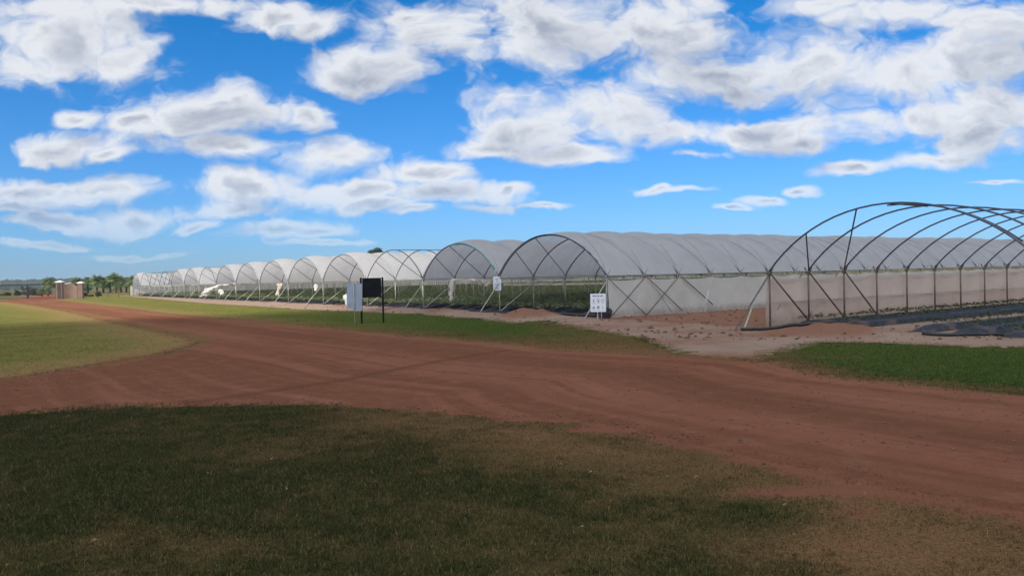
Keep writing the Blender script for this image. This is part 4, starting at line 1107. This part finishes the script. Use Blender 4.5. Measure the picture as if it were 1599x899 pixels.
# ------------------------------------------------------------------ grass blades, pebbles, leaves
def samp(px, py, field):
    """nearest grid value"""
    rr2 = np.hypot(px, py); ai = np.clip(np.searchsorted(angs, np.arctan2(px, py)), 0, NA - 1); ri = np.clip(np.searchsorted(rs, rr2), 0, NR - 1)
    return field[ri * NA + ai]
def blades(n, rmin, rmax, lim, wid, hgt, seed, cond, per=3):
    r = np.random.default_rng(seed)
    rr2 = np.sqrt(r.random(n) * (rmax ** 2 - rmin ** 2) + rmin ** 2) if rmax < 20 else rmin * (rmax / rmin) ** r.random(n)
    a = r.uniform(-rad(lim), rad(lim), n); x, y = np.sin(a) * rr2, np.cos(a) * rr2
    k = cond(x, y, r); x, y = x[k], y[k]; n = len(x)
    dryv = samp(x, y, ATT['dry']) + .9 * fbm(x * .9 , y * .9, 4, 77) + .9 * fbm(x * 5, y * 5, 2, 78) + r.normal(0, .16, n)
    L = np.repeat(np.arange(n), per); m = len(L)
    h = hgt * r.uniform(.5, 1.35, m) * np.clip(1.15 - .75 * np.clip(dryv[L], 0, 1), .3, 1.2)
    th_ = r.uniform(0, 2 * np.pi, m); lean = r.uniform(.2, 1.4, m) * h
    bx, by = x[L] + r.normal(0, .012, m), y[L] + r.normal(0, .012, m)
    wx, wy = np.cos(th_ + 1.57) * wid / 2, np.sin(th_ + 1.57) * wid / 2
    z0 = np.zeros(m)
    V = np.stack([np.stack([bx - wx, by - wy, z0], 1), np.stack([bx + wx, by + wy, z0], 1), np.stack([bx + np.cos(th_) * lean, by + np.sin(th_) * lean, h], 1)], 1).reshape(-1, 3)
    V[:, 2] += height(V[:, 0], V[:, 1])
    return V, np.arange(3 * m).reshape(-1, 3), np.repeat(np.clip(dryv[L], -.5, 1.5), 3), np.repeat(r.random(m), 3), np.repeat((samp(x, y, ATT['lush']) - 1.0 * samp(x, y, ATT['sunlit_yellow']))[L], 3)
def b_blade(t):
    dr, ti = A(t, 'dryness'), A(t, 'tint')
    g = t.mix(ti, (.030, .036, .011), (.060, .068, .024)); d = t.mix(ti, (.13, .072, .032), (.29, .18, .09))
    g = t.mix(t.ramp(A(t, 'lush'), 0, -1), g, (.15, .16, .04)); g = t.mix(t.math('MAXIMUM', A(t, 'lush'), 0), g, t.mix(ti, (.038, .068, .014), (.064, .096, .024)))  # negative values paint the sunlit yellow onto the blades
    c = t.mix(t.ramp(dr, .02, .95, smooth=False), g, d)
    c = t.mix(t.math('MULTIPLY', t.math('GREATER_THAN', ti, .90), .75), c, (.27, .20, .10))      # bleached dead blades among the green
    c = t.mix(t.math('MULTIPLY', t.math('LESS_THAN', ti, .22), .55), c, (.014, .016, .007))
    dd = bsdf(t, c, .7, spec=.04); tr = t.node('ShaderNodeBsdfTranslucent'); t.link(c, tr.inputs[0])
    m = t.node('ShaderNodeMixShader'); m.inputs[0].default_value = .25; t.link(dd, m.inputs[1]); t.link(tr.outputs[0], m.inputs[2]); return m.outputs[0]
M_blade = mat('grass_blade', b_blade)
fieldR = f_road; fieldS = f_sand
def c_near(x, y, r): 
    fr = samp(x, y, fieldR); d_ = samp(x, y, ATT['dry'])
    return (fr < .05) & (samp(x, y, fieldS) < 0) & (r.random(len(x)) < np.where(d_ > .8, .6, 1.0)) & (r.random(len(x)) > samp(x, y, ATT['bare']) * 1.1)
def c_edge(x, y, r):
    fr = samp(x, y, fieldR); fs_ = samp(x, y, fieldS); e = np.abs(fr) < 1.2; inside = (fr < .35) & (fs_ < .4)
    return inside & (r.random(len(x)) < np.where(e, 1., .65))
def c_on_road(x, y, r):
    fr = samp(x, y, fieldR); return (fr > 0) & (fr < 1.0) & (r.random(len(x)) < .5 * np.exp(-fr / .3)) & (y < 40)
parts = [blades(330000, 4.0, 12.5, 37, .0040, .022, 1, c_near), blades(20000, 4.0, 12.5, 37, .0042, .040, 4, c_near, 5), blades(150000, 12, 70, 37, .007, .032, 2, c_edge), blades(60000, 5, 45, 37, .005, .035, 3, c_on_road)]
Vs, Fs, Ds, Ts, Ls = [], [], [], [], []; nn = 0
for V, F, D_, T, L_ in parts: Ls.append(L_); Vs.append(V); Fs.append(F + nn); Ds.append(D_); Ts.append(T); nn += len(V)
me = np_mesh('grass', np.concatenate(Vs), np.concatenate(Fs), M_blade); attr(me, 'dryness', np.concatenate(Ds)); attr(me, 'lush', np.concatenate(Ls)); attr(me, 'tint', np.concatenate(Ts))
props(link('grass', me), 'short patchy grass on the lawn and verges, dry and brown towards the road', 'grass', None, 'stuff')
# pebbles and clods
def scatter_stones(n, seed, cond, rmin, rmax, s0, s1):
    r = np.random.default_rng(seed); rr2 = rmin * (rmax / rmin) ** r.random(n); a = r.uniform(-rad(37), rad(37), n)
    x, y = np.sin(a) * rr2, np.cos(a) * rr2; k = cond(x, y, r); x, y = x[k], y[k]; n = len(x)
    s = s0 * (s1 / s0) ** (r.random(n) ** 2.2)
    base = np.array([(1, 0, 0), (-1, 0, 0), (0, 1, 0), (0, -1, 0), (0, 0, .7), (0, 0, -.5)], float)
    V = base[None] * s[:, None, None] * r.uniform(.6, 1.3, (n, 6, 1)); ang = r.uniform(0, 6.28, n); c, sn = np.cos(ang)[:, None], np.sin(ang)[:, None]
    X = V[..., 0] * c - V[..., 1] * sn + x[:, None]; Y = V[..., 0] * sn + V[..., 1] * c + y[:, None]; Z = V[..., 2] + (height(x, y) + .012 + s * .1)[:, None]
    F = np.array([(0, 2, 4), (2, 1, 4), (1, 3, 4), (3, 0, 4), (2, 0, 5), (1, 2, 5), (3, 1, 5), (0, 3, 5)])
    return np.stack([X, Y, Z], -1).reshape(-1, 3), (F[None] + 6 * np.arange(n)[:, None, None]).reshape(-1, 3)
M_clod = simple('soil_clod', (.13, .06, .036), .95, 0, .4, 3, (.20, .11, .07))
V1, F1 = scatter_stones(9000, 4, lambda x, y, r: samp(x, y, f_road) > 0, 8, 45, .006, .028)
V2, F2 = scatter_stones(3500, 5, lambda x, y, r: (samp(x, y, f_sand) > 0) & (samp(x, y, f_road) < 0), 20, 60, .02, .09)
V3, F3 = scatter_stones(9000, 6, lambda x, y, r: (np.abs(samp(x, y, f_road) + .05) < .6) & (x > -4) & (fbm(x * 1.5, y * 1.5, 3, 91) > .06), 7, 22, .006, .022)
Vp = np.concatenate([V1, V2, V3]); Fp = np.concatenate([F1, F2 + len(V1), F3 + len(V1) + len(V2)])
props(link('pebbles', np_mesh('pebbles', Vp, Fp, M_clod)), 'small stones and soil clods scattered over the dirt road and sandy soil', 'pebbles', None, 'stuff')
M_dleaf = simple('dead_leaf', (.22, .16, .095), .8, 0, .4, 30)
r = np.random.default_rng(12); n = 150; rr2 = np.sqrt(r.random(n) * (12 ** 2 - 4.3 ** 2) + 4.3 ** 2); a = r.uniform(-rad(36), rad(36), n); x, y = np.sin(a) * rr2, np.cos(a) * rr2
k = samp(x, y, f_road) < 0; x, y = x[k], y[k]; n = len(x); th_ = r.uniform(0, 6.28, n); s = r.uniform(.006, .024, n)
c, sn = np.cos(th_), np.sin(th_)
V = np.stack([np.stack([x - c * s, y - sn * s, np.full(n, .03)], 1), np.stack([x + sn * s * .4, y - c * s * .4, .03 + r.uniform(0, .02, n)], 1), np.stack([x + c * s, y + sn * s, .03 + r.uniform(0, .03, n)], 1), np.stack([x - sn * s * .4, y + c * s * .4, .03 + r.uniform(0, .02, n)], 1)], 1).reshape(-1, 3)
props(link('dry_leaves', np_mesh('dry_leaves', V, np.arange(4 * n).reshape(-1, 4), M_dleaf)), 'dead leaves and straw scraps lying on the near lawn', 'leaves', None, 'stuff')

# ------------------------------------------------------------------ the cumulus overhead that keeps the foreground in shade
ALT = 620.0
sh = [(-95, 0), (-60, 12), (-30, 27), (-15, 40), (0, 53), (20, 72), (48, 100), (80, 140), (150, 170), (230, 120), (240, -60), (120, -160), (-60, -140), (-150, -40)]
sh = [Vector((x, y)) for x, y in sh]
offx, offy = sdir.x / sdir.z * ALT, sdir.y / sdir.z * ALT
cb = MB(); NC = 96; ring_pts = []
for k in range(NC):
    t = k / NC * len(sh); i = int(t); f = t - i; p_ = sh[i % len(sh)].lerp(sh[(i + 1) % len(sh)], f); ring_pts.append(p_)
cen = Vector((40, 0)); levels = [(.05, -4), (.5, -3), (.85, -1), (1.0, 3), (.98, 12), (.8, 30), (.5, 45), (.05, 52)]
vs = []
for li, (s1, z) in enumerate(levels):
    for k, p_ in enumerate(ring_pts):
        q = cen + (p_ - cen) * s1; nz = mnoise.fractal(Vector((q.x * .03, q.y * .03, li)), 1, 2, 4)
        q = cen + (q - cen) * (1 + .05 * nz); vs.append((q.x, q.y, z + 7 * nz))
fs = [(l * NC + k, l * NC + (k + 1) % NC, (l + 1) * NC + (k + 1) % NC, (l + 1) * NC + k) for l in range(len(levels) - 1) for k in range(NC)]
fs += [tuple(range(NC))[::-1], tuple((len(levels) - 1) * NC + k for k in range(NC))]
cb.add(vs, fs)
def b_cloud(t):
    d = t.node('ShaderNodeBsdfDiffuse'); t.put(d.inputs[0], (.9, .9, .9)); tr = t.node('ShaderNodeBsdfTranslucent'); t.put(tr.inputs[0], (.97, .96, .94))
    m = t.node('ShaderNodeMixShader'); m.inputs[0].default_value = .75; t.link(d.outputs[0], m.inputs[1]); t.link(tr.outputs[0], m.inputs[2])
    tp = t.node('ShaderNodeBsdfTransparent'); m2 = t.node('ShaderNodeMixShader'); m2.inputs[0].default_value = .35
    t.link(m.outputs[0], m2.inputs[1]); t.link(tp.outputs[0], m2.inputs[2]); return m2.outputs[0]
M_cloud = mat('thin_white_cloud', b_cloud)
co = link('cloud', cb.mesh('cloud', M_cloud, True)); co.location = (offx, offy, ALT); props(co, kind='structure')

# ------------------------------------------------------------------ air
hb = MB(); hb.box((0, 1500, 16), (5200, 5600, 36))
mh = bpy.data.materials.new('haze'); mh.use_nodes = True; th_ = NT(mh.node_tree); th_.n.clear()
pv = th_.node('ShaderNodeVolumePrincipled'); pv.inputs['Color'].default_value = (.62, .80, 1.0, 1); pv.inputs['Density'].default_value = .00016
oo = th_.node('ShaderNodeOutputMaterial'); th_.link(pv.outputs[0], oo.inputs['Volume'])
props(link('haze', hb.mesh('haze', mh)), 'thin bluish haze over the whole plain', 'haze', None, 'stuff')
